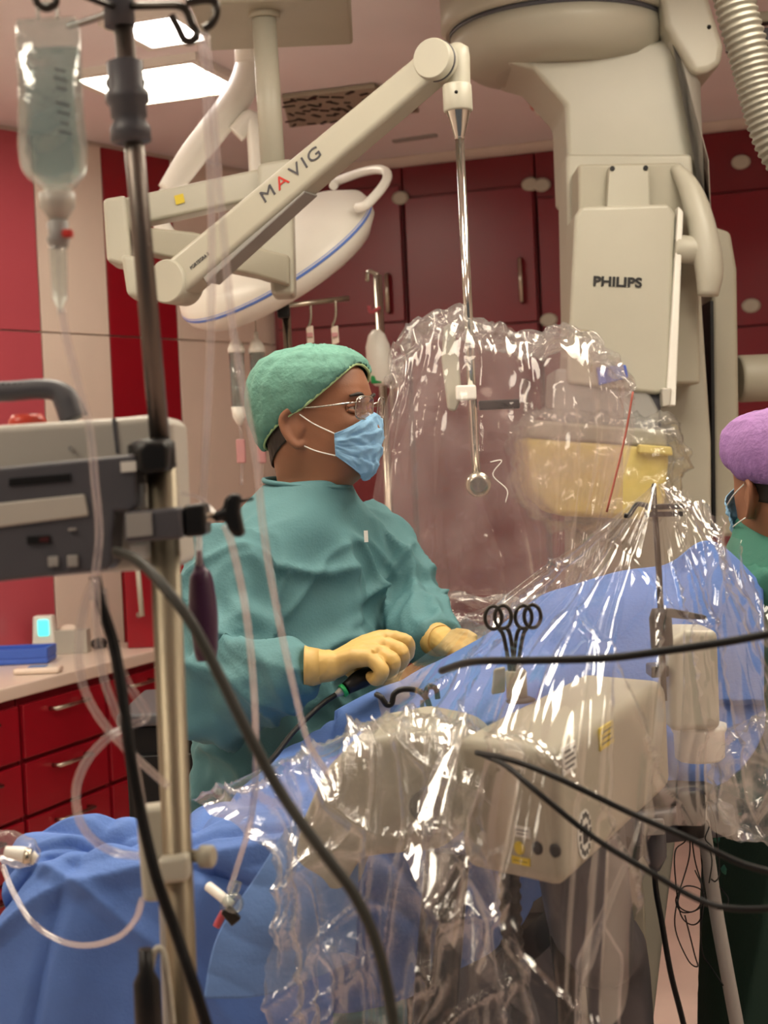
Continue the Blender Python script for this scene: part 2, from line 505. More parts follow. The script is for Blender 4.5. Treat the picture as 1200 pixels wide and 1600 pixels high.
# built-in maroon cabinets on the back wall
def cabinet(pa, pb, label, hpx=None, latches=()):
    CD = .05
    def at(px, py): return PW(px, py, C0, B1)
    a = at(pa, 420); c = at(pb, 420); a.z = c.z = 0
    mid = (a + c) / 2 + nb * CD
    t = thing('built_in_cabinet', label, 'cabinet', mid, 'maroon cabinets built into the back wall')
    xa = a + db * .004; xc = c - db * .004
    def slab(name, z0, z1, n0, n1, m, par, e=0.0, bev=.003):
        p0 = xa + db * e; p1 = xc - db * e
        b = MB(); b.prism([V(p0.x, p0.y, z0) + nb * n1, V(p1.x, p1.y, z0) + nb * n1, V(p1.x, p1.y, z1) + nb * n1, V(p0.x, p0.y, z1) + nb * n1], -nb * (n1 - n0))
        return b.build(name, m, par, bevel=bev)
    slab('body', 0, CZ - .052, .002, CD, M['maroon'], t, 0, .002)
    pm = (pa + pb) / 2
    zt = at(pm, 303).z; zm = at(pm, 512).z
    slab('top_panel', zt + .006, CZ - .054, CD, CD + .008, M['maroon'], t)
    d1 = slab('door', zm + .004, zt - .003, CD, CD + .02, M['maroon2'], t, .008)
    d2 = slab('door', .12, zm - .004, CD, CD + .02, M['maroon2'], t, .008)
    slab('plinth', 0.0, .1, CD, CD + .004, M['gap'], t)
    if hpx:
        x, y0, y1 = hpx
        q0 = at(x, y0); q1 = at(x, y1); q0 = V(q1.x, q1.y, q0.z)
        h = MB()
        h.tube([q1 + nb * (CD + .02), q1 + nb * (CD + .05), q0 + nb * (CD + .05), q0 + nb * (CD + .02)], .011, 8)
        h.build('handle', M['steel'], d1)
        h = MB(); z2 = zm - .25
        h.tube([V(q1.x, q1.y, z2 - .17) + nb * (CD + .02), V(q1.x, q1.y, z2 - .17) + nb * (CD + .05), V(q1.x, q1.y, z2) + nb * (CD + .05), V(q1.x, q1.y, z2) + nb * (CD + .02)], .011, 8)
        h.build('handle', M['steel'], d2)
    for lx, ly in latches:
        q = at(lx, ly) + nb * (CD + .012)
        h = MB(); h.lathe([(.03, 0), (.03, .012), (.022, .018)], q, nb, 16, sx=1.3, xdir=db); h.build('lock', M['beige'], t)
cabinet(436, 640, 'maroon cabinet beside the white corner panel', (617, 432, 490), ((645 - 12, 313),))
cabinet(640, 846, 'maroon cabinet directly behind the chrome shield rod', (823, 408, 474), ((834, 292),))
cabinet(846, 1056, 'maroon cabinet mostly hidden behind the imaging column', (1030, 395, 460), ((863, 502), (852, 293)))
cabinet(1056, 1272, 'maroon cabinet at the far right above the purple cap', (1245, 380, 440), ((1160, 258), (1176, 480)))

# ceiling light panels: world corners from pixels on the ceiling, others added out of view to light the scene
def light_panel(c, sx, sy, ang, label, m, grp='flat light panels in the ceiling'):
    t = thing('ceiling_light', label, 'light', V(c[0], c[1], CZ - .03), grp)
    X = V(math.cos(ang), math.sin(ang), 0); Y = V(-X.y, X.x, 0); Z = V(0, 0, 1)
    b = MB()
    for k in (-1, 1):
        b.box(V(c[0], c[1], CZ - .014) + Y * (k * (sy / 2 + .015)), (sx + .06, .03, .027), (X, Y, Z))
        b.box(V(c[0], c[1], CZ - .014) + X * (k * (sx / 2 + .015)), (.03, sy, .027), (X, Y, Z))
    b.build('frame', M['bwhite'], t)
    b = MB(); b.box(V(c[0], c[1], CZ - .008), (sx, sy, .014), (X, Y, Z)); b.build('diffuser', m, t)
pq = [PZ(127, 110, CZ), PZ(200, 156, CZ), PZ(374, 130, CZ), PZ(306, 86, CZ)]
pc = sum(pq, Vector()) / 4
lxv = (pq[2] - pq[1]) + (pq[3] - pq[0]); lyv = (pq[0] - pq[1]) + (pq[3] - pq[2])
light_panel((pc.x, pc.y), lxv.length / 2, lyv.length / 2, math.atan2(lxv.y, lxv.x), 'warm white square ceiling panel behind the steel drip pole', M['lampglow'])
pc = PZ(252, 38, CZ)
light_panel((pc.x, pc.y), .2, .26, math.atan2(lxv.y, lxv.x), 'small glowing panel built for a bright reflection next to the pole hooks', M['reflglow'])  # bright reflection built as a small glowing panel
for x, y, sx, sy, lb in ((.95, 2.9, .6, 1.2, 'added unseen fill panel over the right end of the operating table'), (-1.95, 3.7, .6, 1.2, 'added unseen panel brightening the worktop side of the room'), (1.75, 1.1, .6, 1.2, 'added unseen fill panel near the right wall, towards the viewer'),
                         (-.35, 2.35, .6, 1.2, 'added unseen key light panel above the surgeon side of the operating table'), (-1.5, .6, .6, 1.2, 'added unseen fill panel left of the viewer')):
    light_panel((x, y), sx, sy, 0, lb, M['lampglow'])  # unseen panels, added for fill and key light

# air outlet with dark punched pattern
pv = [PZ(452, 192, CZ), PZ(655, 168, CZ), PZ(585, 128, CZ), PZ(440, 146, CZ)]
pcen = sum(pv, Vector()) / 4
t = thing('ceiling_vent', 'beige ceiling air outlet with dark punched pattern', 'vent', V(pcen.x, pcen.y, CZ - .02))
b = MB(); b.prism([V(p.x, p.y, CZ - .02) for p in pv], V(0, 0, .018)); b.build('plate', M['beige2'], t, bevel=.004)
b = MB(); random.seed(3)
for j in range(5):
    for i in range(13):
        if random.random() < .18: continue
        u = (i + .5 + random.uniform(-.3, .3)) / 13; v = (j + .5 + random.uniform(-.3, .3)) / 5
        q = (pv[0].lerp(pv[1], u)).lerp(pv[3].lerp(pv[2], u), v); q.z = CZ - .0215
        a = random.uniform(0, 3.1); L = random.uniform(.02, .05); w = random.uniform(.009, .016)
        b.box(q, (L, w, .004), (V(math.cos(a), math.sin(a), 0), V(-math.sin(a), math.cos(a), 0), V(0, 0, 1)))
o = b.build('slots', M['black'], t); o['kind'] = 'stuff'
# small ceiling sensor
q = PZ(852, 162, CZ)
t = thing('ceiling_sensor', 'small white ceiling sensor with an orange rim', 'sensor', V(q.x, q.y, CZ - .045))
b = MB(); b.lathe([(.055, -.016), (.06, 0)], V(q.x, q.y, CZ - .001), (0, 0, 1), 20); b.build('rim', M['redlamp'], t)
b = MB(); b.lathe([(.02, -.045), (.04, -.04), (.045, -.016)], V(q.x, q.y, CZ - .001), (0, 0, 1), 20); b.build('housing', M['bwhite'], t)
q = PZ(648, 214, CZ)
b = MB(); b.box(V(q.x, q.y, CZ - .006), (.2, .03, .012), (V(.9, -.43, 0), V(.43, .9, 0), V(0, 0, 1)))
tag(b.build('ceiling_strip', M['grey'], bevel=.003), 'thin grey strip on the ceiling left of the chrome rod top', 'strip')
# rail on the ceiling at the right
qa = P(1110, 66, 4.4); 
t = thing('ceiling_rail', 'grey metal rail under the ceiling behind the corrugated hose', 'rail', V(qa.x + .4, qa.y, qa.z))
b = MB(); b.box(qa + V(.55, 0, 0), (1.0, .08, .05)); b.build('beam', M['dkgrey'], t, bevel=.004)
b = MB(); b.box(qa + V(.55, 0, .06), (1.0, .05, .03)); b.build('cover', M['beige2'], t, bevel=.004)
for k in (.3, .9):
    b = MB(); b.box(V(qa.x + k, qa.y, (qa.z + CZ) / 2 + .03), (.04, .04, CZ - qa.z - .07))
    b.build('hanger', M['dkgrey'], t)

# ------------------------------------------------------------ counter at the left
fa = PZ(-260, 1150, .92); fb = PZ(0, 1077, .92); fc = PZ(292, 1003, .92)
cdir = (fc - fb); cdir.z = 0; cdir.normalize(); cn = V(-cdir.y, cdir.x, 0)
if cn.x > 0: cn = -cn
f0 = fb - cdir * 1.0; f1 = fc
def wl_hit(p, d):
    n = V(-dl.y, dl.x, 0); q = V(A1[0], A1[1], 0)
    return p + d * ((q - p).dot(n) / d.dot(n))
e0 = wl_hit(V(f0.x, f0.y, 0), cn); e1 = wl_hit(V(f1.x, f1.y, 0), cn)
b = MB(); b.prism([V(p.x, p.y, .92) + nl * g for p, g in ((f0, 0), (f1, 0), (e1, .02), (e0, .02))], V(0, 0, -.045))
tag(b.build('worktop', M['wpanel'], bevel=.006), 'long white worktop along the left wall', 'worktop')
zc = .873
units = [(-.95, -.42), (-.41, .12), (.13, .66), (.67, 1.1)]
CNT = ['red drawer cabinet under the worktop at the left frame edge, nearest', 'red drawer cabinet under the blue tray on the worktop', 'red drawer cabinet left of the drip pole, below the worktop', 'red drawer cabinet under the far end of the worktop']
for (s0, s1), lb in zip(units, CNT):
    base = V(fb.x, fb.y, 0) + cn * .03
    p0 = base + cdir * s0; p1 = base + cdir * s1
    t = thing('drawer_cabinet', lb, 'cabinet', (p0 + p1) / 2, 'red drawer cabinets under the worktop')
    dep = .3 if s1 > .5 else .42
    b = MB(); b.prism([V(p0.x, p0.y, .1), V(p1.x, p1.y, .1), V(p1.x, p1.y, zc), V(p0.x, p0.y, zc)], cn * dep); b.build('body', M['maroon'], t, bevel=.003)
    b = MB(); b.prism([V(p0.x, p0.y, 0), V(p1.x, p1.y, 0), V(p1.x, p1.y, .1), V(p0.x, p0.y, .1)], cn * (dep - .05)); b.xf(Matrix.Translation(cn * .04)); b.build('plinth', M['gap'], t)
    zz = [.115, .30, .485, .67, .862]
    for k in range(4):
        a = p0 + cdir * .008; c = p1 - cdir * .008
        b = MB(); b.prism([V(a.x, a.y, zz[k]) - cn * .02, V(c.x, c.y, zz[k]) - cn * .02, V(c.x, c.y, zz[k + 1] - .014) - cn * .02, V(a.x, a.y, zz[k + 1] - .014) - cn * .02], cn * .019)
        d = b.build('drawer', M['red'], t, bevel=.004)
        zc2 = zz[k + 1] - .05
        h0 = a.lerp(c, .3); h1 = a.lerp(c, .7)
        h = MB(); h.tube([V(h0.x, h0.y, zc2) - cn * .02, V(h0.x, h0.y, zc2) - cn * .05, V(h1.x, h1.y, zc2) - cn * .05, V(h1.x, h1.y, zc2) - cn * .02], .007, 8)
        h.build('handle', M['steel'], d)
# tall narrow red cupboard with long handle seen between monitor and pole
t0 = P(193, 905, 5.9)
t = thing('cupboard', 'narrow red cupboard with a long pale handle behind the drip pole', 'cupboard', V(t0.x + .13, t0.y, .92))
b = MB(); zt = P(200, 850, 5.9).z
b.box(V(t0.x + .13, t0.y + .1, (zt + .921) / 2), (.26, .16, zt - .921)); b.build('body', M['red'], t, bevel=.004)
h = MB(); q0 = P(215, 885, 5.86); q1 = P(222, 962, 5.86)
h.tube([q0 + V(-.02, .04, 0), q0 + V(0, 0, 0), q1, q1 + V(-.02, .04, 0)], .011, 8); h.build('handle', M['beige'], t)

# things on the worktop
def on_counter(px, py): return PZ(px, py, .92)
q = on_counter(18, 1036)
t = thing('instrument_tray', 'blue plastic tray on the worktop at the left edge', 'tray', q)
b = MB(); b.box(q + V(0, 0, .012), (.30, .16, .022)); b.build('base', M['trayblue'], t, bevel=.006)
for k in (-1, 1):
    b = MB(); b.box(q + V(0, k * .076, .04), (.30, .01, .036)); b.build('side', M['trayblue'], t, bevel=.003)
    b = MB(); b.box(q + V(k * .145, 0, .04), (.01, .142, .036)); b.build('end', M['trayblue'], t, bevel=.003)
q = on_counter(68, 1024)
t = thing('charger', 'small white device with a glowing cyan light on the worktop', 'device', q)
b = MB(); b.prism([q + V(-.045, 0, 0), q + V(.045, 0, 0), q + V(.04, 0, .15), q + V(-.035, 0, .15)], V(0, .06, 0)); b.build('body', M['bwhite'], t, bevel=.008)
b = MB(); b.box(q + V(.005, -.004, .105), (.04, .008, .06)); b.build('indicator', M['cyan'], t, bevel=.004)
q = on_counter(106, 1022)
t = thing('glove_box', 'pale grey glove box standing on the worktop', 'box', q)
b = MB(); b.box(q + V(0, .04, .045), (.15, .08, .09)); b.build('carton', M['ltgrey'], t, bevel=.003)
b = MB(); b.ball(q + V(0, .04, .09), (.035, .018, .02), 12, 6); b.build('glove', M['wpanel'], t)
q = on_counter(156, 1012)
t = thing('mouse', 'black computer mouse on the worktop behind the hanging tubes', 'mouse', q)
b = MB(); b.ball(q + V(0, 0, .018), (.035, .055, .022), 14, 8); b.build('shell', M['black'], t)
b = MB(); b.tube([q + V(0, .05, .02), q + V(0, .1, .01), q + V(.05, .16, .006)], .002, 6, samples=10); b.build('cord', M['rubber'], t)
q = on_counter(60, 1052)
t = thing('swab_pack', 'white packet of swabs lying at the worktop front', 'packet', q)
b = MB(); b.box(q + V(0, 0, .012), (.16, .08, .022)); b.build('wrapper', M['wpanel'], t, bevel=.008)
b = MB(); b.box(q + V(0, 0, .0245), (.06, .05, .002)); b.build('label_patch', M['blue2'], t)
# dark trolley behind the pole
q = P(258, 1110, 3.4)
t = thing('equipment_trolley', 'black equipment trolley standing behind the drip pole', 'trolley', V(q.x, q.y + .2, 0))
b = MB(); b.box(V(q.x, q.y + .2, q.z - .02), (.22, .4, .03)); b.build('top_tray', M['dkgrey'], t, bevel=.008)
b = MB(); b.box(V(q.x, q.y + .2, (q.z - .035 + .14) / 2), (.19, .36, q.z - .035 - .14)); b.build('cabinet_body', M['black'], t, bevel=.006)
b = MB(); b.box(V(q.x, q.y + .014, q.z - .2), (.16, .012, .2)); b.build('front_door', M['black'], t, bevel=.004)
for i in (-1, 1):
    for j in (-1, 1):
        b = MB(); c = V(q.x + i * .08, q.y + .2 + j * .16, .04); b.lathe([(.04, -.012), (.04, .012)], c, (1, 0, 0), 16); b.tube([c, c + V(0, 0, .1)], .012, 8); b.build('castor', M['dkgrey'], t)
# ------------------------------------------------------------ ceiling-hung shield arm
YV = V(0, 1, 0)
def pbox(name, pts, d, th, m, par, bevel=.006, vec=None, seg=3):
    """prism whose front outline is given in pixels at depth d, th metres deep"""
    b = MB(); b.prism([P(x, y, d) for x, y in pts], (vec or YV) * th)
    return b.build(name, m, par, bevel=bevel, seg=seg)
def drum(name, px, py, d, rpx, th, m, par, axis=None, bev=.1):
    r = rpx * d / FPX; ax = axis or YV
    b = MB(); b.lathe([(r * .86, 0), (r, r * bev), (r, th - r * bev), (r * .86, th)], P(px, py, d), ax, 36)
    return b.build(name, m, par)
top = P(418, 0, 3.9)
sh = thing('shield_suspension', 'beige ceiling-hung arm carrying the radiation shield on a chrome rod', 'support arm', V(top.x, top.y, CZ))
b = MB(); q = P(425, 20, 3.9)
b.box(V(q.x, q.y + .12, (q.z + CZ) / 2), (.40, .42, CZ - q.z - .002)); b.build('ceiling_plate', M['beige2'], sh, bevel=.01)
b = MB(); b.tube([P(412, 22, 3.9), P(429, 300, 3.9)], .031, 28); b.build('column', M['beige'], sh)
b = MB(); b.lathe([(.04, 0), (.04, .02), (.034, .03)], P(413, 30, 3.9), (0, 0, 1), 28); b.build('collar', M['beige2'], sh)
pbox('swivel_block', [(402, 255), (456, 246), (460, 460), (424, 462), (422, 440), (402, 380)], 3.84, .11, M['beige'], sh, .012)
pbox('upper_bar', [(176, 312), (408, 262), (412, 308), (180, 358)], 3.86, .08, M['beige'], sh, .01)
pbox('lower_bar', [(205, 352), (300, 362), (452, 398), (452, 446), (400, 430), (215, 392)], 3.8, .09, M['beige2'], sh, .008)
pbox('end_block', [(160, 310), (196, 304), (204, 404), (196, 415), (166, 408)], 3.78, .13, M['beige'], sh, .012)
pbox('elbow_bracket', [(188, 396), (232, 404), (240, 470), (198, 462)], 3.68, .1, M['beige'], sh, .012)
w = MB(); w.prism([P(272, 306, 3.855), P(286, 302, 3.855), P(289, 316, 3.855), P(275, 320, 3.855)], YV * .002); w.build('warning_sticker', M['amber'], sh)
# spring arm: left joint near 3.62, right joint near 3.3
L0 = P(262, 440, 3.62); R0 = P(676, 92, 3.3)
ad = (R0 - L0).normalized(); back = V(ad.y, -ad.x, 0).normalized()
if back.y < 0: back = -back
up = ad.cross(back)
if up.z < 0: up = -up
b = MB()
def armpt(t, h): return L0.lerp(R0, t) + up * h
b.prism([armpt(.02, -.047), armpt(.99, -.034), armpt(1.0, .034), armpt(.02, .044)], back * .075)
arm = b.build('spring_arm', M['beige'], sh, bevel=.014, seg=4)
b = MB(); b.prism([armpt(.1, -.062), armpt(.50, -.046), armpt(.50, -.04), armpt(.1, -.045)], back * .06); b.xf(Matrix.Translation(back * .007)); b.build('arm_underside', M['grey'], sh, bevel=.003)
b = MB(); b.lathe([(.048, -.004), (.052, .002), (.052, .082), (.046, .09)], L0 - back * .006, back, 40); b.build('joint_drum', M['beige'], sh)
b = MB(); b.lathe([(.041, -.004), (.044, .002), (.044, .082), (.04, .09)], R0 - back * .006, back, 40); b.build('joint_drum', M['beige'], sh)
b = MB(); b.lathe([(.0445, .02), (.0455, .022), (.0455, .026), (.0445, .028)], R0 - back * .006, back, 40); b.build('joint_seam', M['dkgrey'], sh)
q = P(712, 78, 3.3)
b = MB(); b.lathe([(.024, -.10), (.026, -.07), (.028, 0), (.026, .02), (.012, .03)], P(714, 90, 3.34), P(712, 60, 3.34) - P(717, 160, 3.34), 28); b.build('elbow_knuckle', M['beige'], sh)
rd = (P(745, 760, 3.3) - P(716, 175, 3.3)).normalized()
def rod(y): return P(716 + (y - 175) * (29 / 585), y, 3.3)
b = MB(); b.lathe([(.030, 0), (.0315, .003), (.0315, .054), (.029, .058)], rod(133), rd, 32); b.build('sleeve', M['beige'], sh)
b = MB(); b.ball(rod(149) + V(-.004, -.031, 0), .004, 10, 6); b.build('screw', M['black'], sh)
b = MB(); b.lathe([(.026, 0), (.026, .003), (.011, .056), (.0105, .062)], rod(173), rd, 32); b.build('cone', M['chrome'], sh)
b = MB(); b.tube([rod(210), rod(748)], .0095, 20); b.build('rod', M['chrome'], sh)
b = MB(); b.lathe([(.014, -.006), (.026, -.004), (.028, .02), (.022, .028), (.012, .03)], P(748, 757, 3.275), (0, 1, 0), 24); b.build('end_knob', M['steel'], sh)
# lettering on the arm
lo = L0 - back * .0012
def letters(t0, h): return L0.lerp(R0, t0) + up * h - back * .0012
AL = (R0 - L0).length
t0 = .385
for ch, mm, w in (('M', 'dkgrey', .034), ('A', 'printred', .034), ('V', 'dkgrey', .030), ('I', 'dkgrey', .005), ('G', 'dkgrey', .032)):
    text_mesh(ch, .04, letters(t0, -.006), ad, up, M[mm], 'lettering', sh, width=w)
    t0 += (w + .010) / AL
text_mesh('PORTEGRA 2', .012, letters(.085, -.016), ad, up, M['dkgrey'], 'lettering', sh, width=.06)

# radiation shield: clear pane + bracket
spane = thing('radiation_shield', 'clear acrylic radiation shield hanging from the chrome rod, inside a plastic bag', 'shield', P(780, 925, 3.33))
pts = [(608, 930), (600, 640), (622, 570), (668, 535), (760, 528), (930, 548), (975, 600), (972, 930)]
pbox('pane', pts, 3.34, .01, M['acryl'], spane, .003)
pbox('bracket', [(694, 510), (706, 506), (716, 540), (722, 620), (712, 643), (700, 640), (690, 560)], 3.31, .025, M['beige'], spane, .006)
pbox('clamp', [(712, 602), (744, 601), (745, 624), (713, 626)], 3.275, .03, M['bwhite'], spane, .005)
pbox('handle_bar', [(748, 626), (812, 623), (813, 638), (749, 641)], 3.29, .02, M['black'], spane, .004)
# plastic bag over the shield: front and back sheet meeting at a gathered top
def bagf(u, v, p):
    top = math.exp(-(v / .12) ** 2)
    s = .012 * (vor2(p[0] * 14, p[1] * 9, p[2] * 14) - .3) * (.35 + 1.2 * top)
    s += .012 * ridge(nz(u * 9 + nz(u * 3, v * 2, 5) * 1.2, v * 1.1, 3.3)) ** 3
    s += .01 * nz(u * 26, v * 6 + u * 4, 9) * (.4 + top)
    return s
outl_t = [(612, 585), (640, 520), (688, 490), (750, 502), (828, 522), (900, 515), (950, 548), (994, 600)]
front = [[(x, y, 3.325) for x, y in outl_t],
         [(x + (3 if x < 800 else -3), y + 40, 3.265) for x, y in outl_t],
         [(598, 690, 3.25), (632, 670, 3.24), (688, 660, 3.23), (750, 660, 3.235), (828, 665, 3.23), (900, 665, 3.24), (950, 672, 3.25), (990, 690, 3.26)],
         [(578, 800, 3.25), (620, 810, 3.23), (688, 815, 3.225), (750, 815, 3.22), (828, 815, 3.22), (890, 815, 3.23), (930, 815, 3.24), (960, 800, 3.25)],
         [(566, 880, 3.25), (620, 905, 3.22), (688, 930, 3.2), (750, 940, 3.2), (828, 940, 3.2), (880, 940, 3.2), (910, 935, 3.2), (935, 930, 3.22)]]
back_ = [[(x, y, 3.40 if i else 3.327) for x, y, d in r] for i, r in enumerate(front)]
bagt = thing('shield_bag', 'crinkled clear plastic bag pulled over the radiation shield', 'plastic cover', P(760, 940, 3.25))
b = MB(); b.grid(gridsurf([PR(r) for r in front], 150, 130, bagf)); b.build('front_sheet', M['bagfilm'], bagt)
b = MB(); b.grid(gridsurf([PR(r) for r in back_], 90, 80, lambda u, v, p: bagf(u + 3, v, p))); b.build('back_sheet', M['bagfilm'], bagt)
# gathered, crumpled rim
b = MB()
rim = [(604, 600, 3.31), (640, 525, 3.3), (688, 500, 3.3), (750, 512, 3.3), (828, 534, 3.3), (900, 524, 3.3), (950, 556, 3.3), (992, 606, 3.3)]
b.tube(PR(rim), [.008, .022, .028, .026, .026, .026, .016, .006], 22, samples=110)
b.n = []
A = np.array(b.v)
b.v = [tuple(Vector(p) + Vector((nz(p[0] * 30, p[1] * 30, p[2] * 30), nz(p[1] * 30 + 7, p[2] * 30, p[0] * 30), nz(p[2] * 30, p[0] * 30, 3 + p[1] * 30))) * .022 + V(0, 0, .02 * vor2(p[0] * 25, p[1] * 25, p[2] * 25) - .01)) for p in A]
b.build('gathered_rim', M['crumple'], bagt)
b = MB()
rim = [(566, 880, 3.26), (610, 915, 3.24), (660, 945, 3.22), (720, 962, 3.2), (780, 965, 3.2), (840, 955, 3.2), (900, 945, 3.2), (935, 930, 3.22)]
b.tube(PR(rim), [.006, .02, .034, .042, .04, .032, .02, .008], 26, samples=120)
b.v = [tuple(Vector(p) + V(0, 1, 0) * .03 * nz(p[0] * 14, 3, p[2] * 40) + V(0, 0, 1) * (.022 * ridge(nz(p[0] * 6 + p[2] * 30, p[1] * 12, p[2] * 46)) ** 4 - .01)) for p in b.v]
b.build('gathered_hem', M['crumple'], bagt)
b = MB(); b.tube(PR([(989, 612, 3.2), (975, 690, 3.2), (948, 800, 3.2)]), .0022, 8, samples=16); b.build('red_tape', M['tape'], bagt)
b = MB(); b.tube(PR([(766, 722, 3.2), (784, 720, 3.2), (770, 742, 3.2), (792, 765, 3.2), (790, 785, 3.2)]), .0012, 6, samples=24); b.build('twist_tie', M['strap'], bagt)

# ------------------------------------------------------------ surgical lamp
lc = P(424, 392, 4.55)
th = R(29.5)
ln = V(-math.sin(th) * .96, -.40, math.cos(th) * .96).normalized()
lx = V(math.cos(th), 0, math.sin(th))
sl = thing('surgical_lamp', 'large white round surgical lamp with a blue rim stripe', 'surgical lamp', lc)
b = MB(); b.lathe([(.05, .075), (.14, .07), (.26, .04), (.318, .005), (.327, -.02), (.322, -.05), (.29, -.085), (.22, -.10), (.05, -.104)][::-1], lc, ln, 64, xdir=lx); b.build('dome', M['bwhite'], sl)
b = MB(); b.lathe([(.3262, -.03), (.3275, -.026), (.3262, -.017), (.324, -.014)], lc, ln, 64, xdir=lx); b.build('blue_stripe', M['bluestripe'], sl)
ly = ln.cross(lx)
hp = []
for k in range(13):
    a = R(-38 + 76 * k / 12); rr = .36 + .05 * math.cos(a * 2.2)
    hp.append(lc + lx * (rr * math.cos(a)) + ly * (rr * math.sin(a)) + ln * .02)
hp = [lc + lx * .27 + ly * (-.2) + ln * .02] + hp + [lc + lx * .27 + ly * .2 + ln * .02]
b = MB(); b.tube(hp, .014, 12, samples=50); b.build('grip_ring', M['bwhite'], sl)
b = MB(); b.lathe([(.06, 0), (.05, .03), (.03, .05), (.02, .06)], lc + ln * .07, ln, 24); b.build('hub', M['bwhite'], sl)
b = MB(); b.tube(PR([(392, 90, 4.6), (372, 150, 4.6), (300, 245, 4.6), (262, 300, 4.6)]), [.04, .046, .042, .034], 16, samples=24); b.build('upper_arm', M['bwhite'], sl)
b = MB(); b.tube([P(368, 210, 4.58), P(396, 190, 4.58), P(404, 300, 4.57), lc + ln * .1], .028, 14, samples=24); b.build('fork', M['bwhite'], sl)
b = MB(); b.tube([P(262, 300, 4.6), P(252, 350, 4.58), P(300, 392, 4.56), lc + ln * .11], .026, 14, samples=24); b.build('lower_arm', M['bwhite'], sl)
q = P(393, 90, 4.6); b = MB(); b.tube([V(q.x, q.y, q.z - .02), V(q.x, q.y, CZ - .002)], .05, 20); b.build('ceiling_stem', M['bwhite'], sl)

# ------------------------------------------------------------ infusion rail behind the surgeon
ir = thing('infusion_rail', 'slim chrome infusion rail with black clamp behind the green cap', 'infusion rail', V(P(455, 800, 4.4).x, P(455, 800, 4.4).y, 0))
b = MB(); b.tube([P(368, 487, 4.35), P(545, 466, 4.42)], .008, 12); b.build('cross_bar', M['steel'], ir)
pp = P(447, 480, 4.4); b = MB(); b.tube([pp, V(pp.x, pp.y, .1)], .0125, 14); b.build('pole', M['steel'], ir)
b = MB(); b.box(P(443, 486, 4.385), (.036, .04, .04)); b.build('clamp', M['black'], ir, bevel=.006)
b = MB()
b.lathe([(.25, 0), (.25, .03), (.06, .06), (.02, .1)], V(pp.x, pp.y, 0), (0, 0, 1), 28); b.build('base', M['dkgrey'], ir)
for px in (484, 523):
    b = MB(); y0 = 474 - (px - 484) * .12
    b.tube(PR([(px + 1, y0, 4.4), (px + 2, y0 + 20, 4.4), (px, y0 + 32, 4.4), (px - 3, y0 + 40, 4.4), (px + 3, y0 + 48, 4.4)]), .004, 8, samples=20); b.build('hook', M['steel'], ir)
    clip = thing('tube_clip', 'pink and white tube clip hanging from the infusion rail, ' + ('nearer the black clamp' if px < 500 else 'nearer the bar end'), 'clip', P(px, 538, 4.4), 'clips on the infusion rail')
    b = MB(); b.prism([P(px - 6, 512, 4.39), P(px + 5, 508, 4.39), P(px + 7, 535, 4.39), P(px - 4, 540, 4.39)], YV * .012); b.build('body', M['wpanel'], clip, bevel=.003)
    b = MB(); b.box(P(px, 523, 4.385), (.018, .01, .012)); b.build('pink_tab', M['palepink'], clip, bevel=.002)
# syringes / drip chambers in front of the white panel
for px, lb in ((369, 'pale syringe-shaped drip set in front of the white panel, left one'), (401, 'pale syringe-shaped drip set in front of the white panel, right one')):
    t = thing('drip_set', lb, 'drip set', P(px, 700, 4.5), 'drip sets by the white panel')
    b = MB(); q = P(px, 545, 4.5)
    b.lathe([(.006, .05), (.007, .03), (.018, .018), (.025, 0), (.025, -.012)][::-1], q, (0, 0, 1), 18); b.build('cap', M['bwhite'], t)
    b = MB(); b.lathe([(.021, -.17), (.022, -.01)], q, (0, 0, 1), 18); b.build('chamber', M['fluid'], t)
    b = MB(); b.lathe([(.006, -.225), (.02, -.20), (.023, -.17)], q, (0, 0, 1), 18); b.build('foot', M['bwhite'], t)
    b = MB(); b.tube([q + V(0, 0, -.22), q + V(.004, 0, -.3), q + V(-.004, 0, -.4)], .005, 8, samples=8); b.build('line', M['tubing'], t)
    b = MB(); b.box(q + V(0, 0, -.3), (.026, .02, .07)); b.build('roller_clamp', M['palepink'], t, bevel=.004)
    b = MB(); b.tube([q + V(0, 0, .05), q + V(0, 0, .22)], .002, 6); b.build('hang_wire', M['steel'], t)
# second drip stand right of the cap
q = P(590, 430, 4.9)
t = thing('drip_stand', 'thin steel drip stand between the green cap and the shield', 'drip stand', V(q.x, q.y, 0))
b = MB(); q2 = P(603, 610, 4.9); b.tube([q, V(q2.x, q2.y, .1)], .014, 12); b.build('pole', M['steel'], t)
b = MB(); b.tube(PR([(592, 430, 4.9), (576, 424, 4.9), (574, 440, 4.9)]), .007, 8, samples=10); b.build('hook', M['steel'], t)
b = MB(); b.tube(PR([(594, 480, 4.89), (580, 488, 4.89), (576, 478, 4.89)]), .006, 8, samples=10); b.build('hook', M['pink'], t)
b = MB(); b.lathe([(.22, 0), (.22, .03), (.05, .06), (.02, .1)], V(q2.x, q2.y, 0), (0, 0, 1), 28); b.build('base', M['dkgrey'], t)
q = P(592, 560, 4.82)
t = thing('infusion_bottle', 'white infusion bottle on the thin drip stand, green clip below', 'bottle', P(595, 612, 4.82))
b = MB(); b.lathe([(.02, -.085), (.034, -.07), (.04, -.02), (.038, .04), (.026, .075), (.012, .09)], q, P(586, 500, 4.82) - P(598, 620, 4.82), 22); b.build('bottle_body', M['bwhite'], t)
b = MB(); b.box(P(588, 593, 4.8), (.035, .02, .025)); b.build('clip', M['green'], t, bevel=.005)

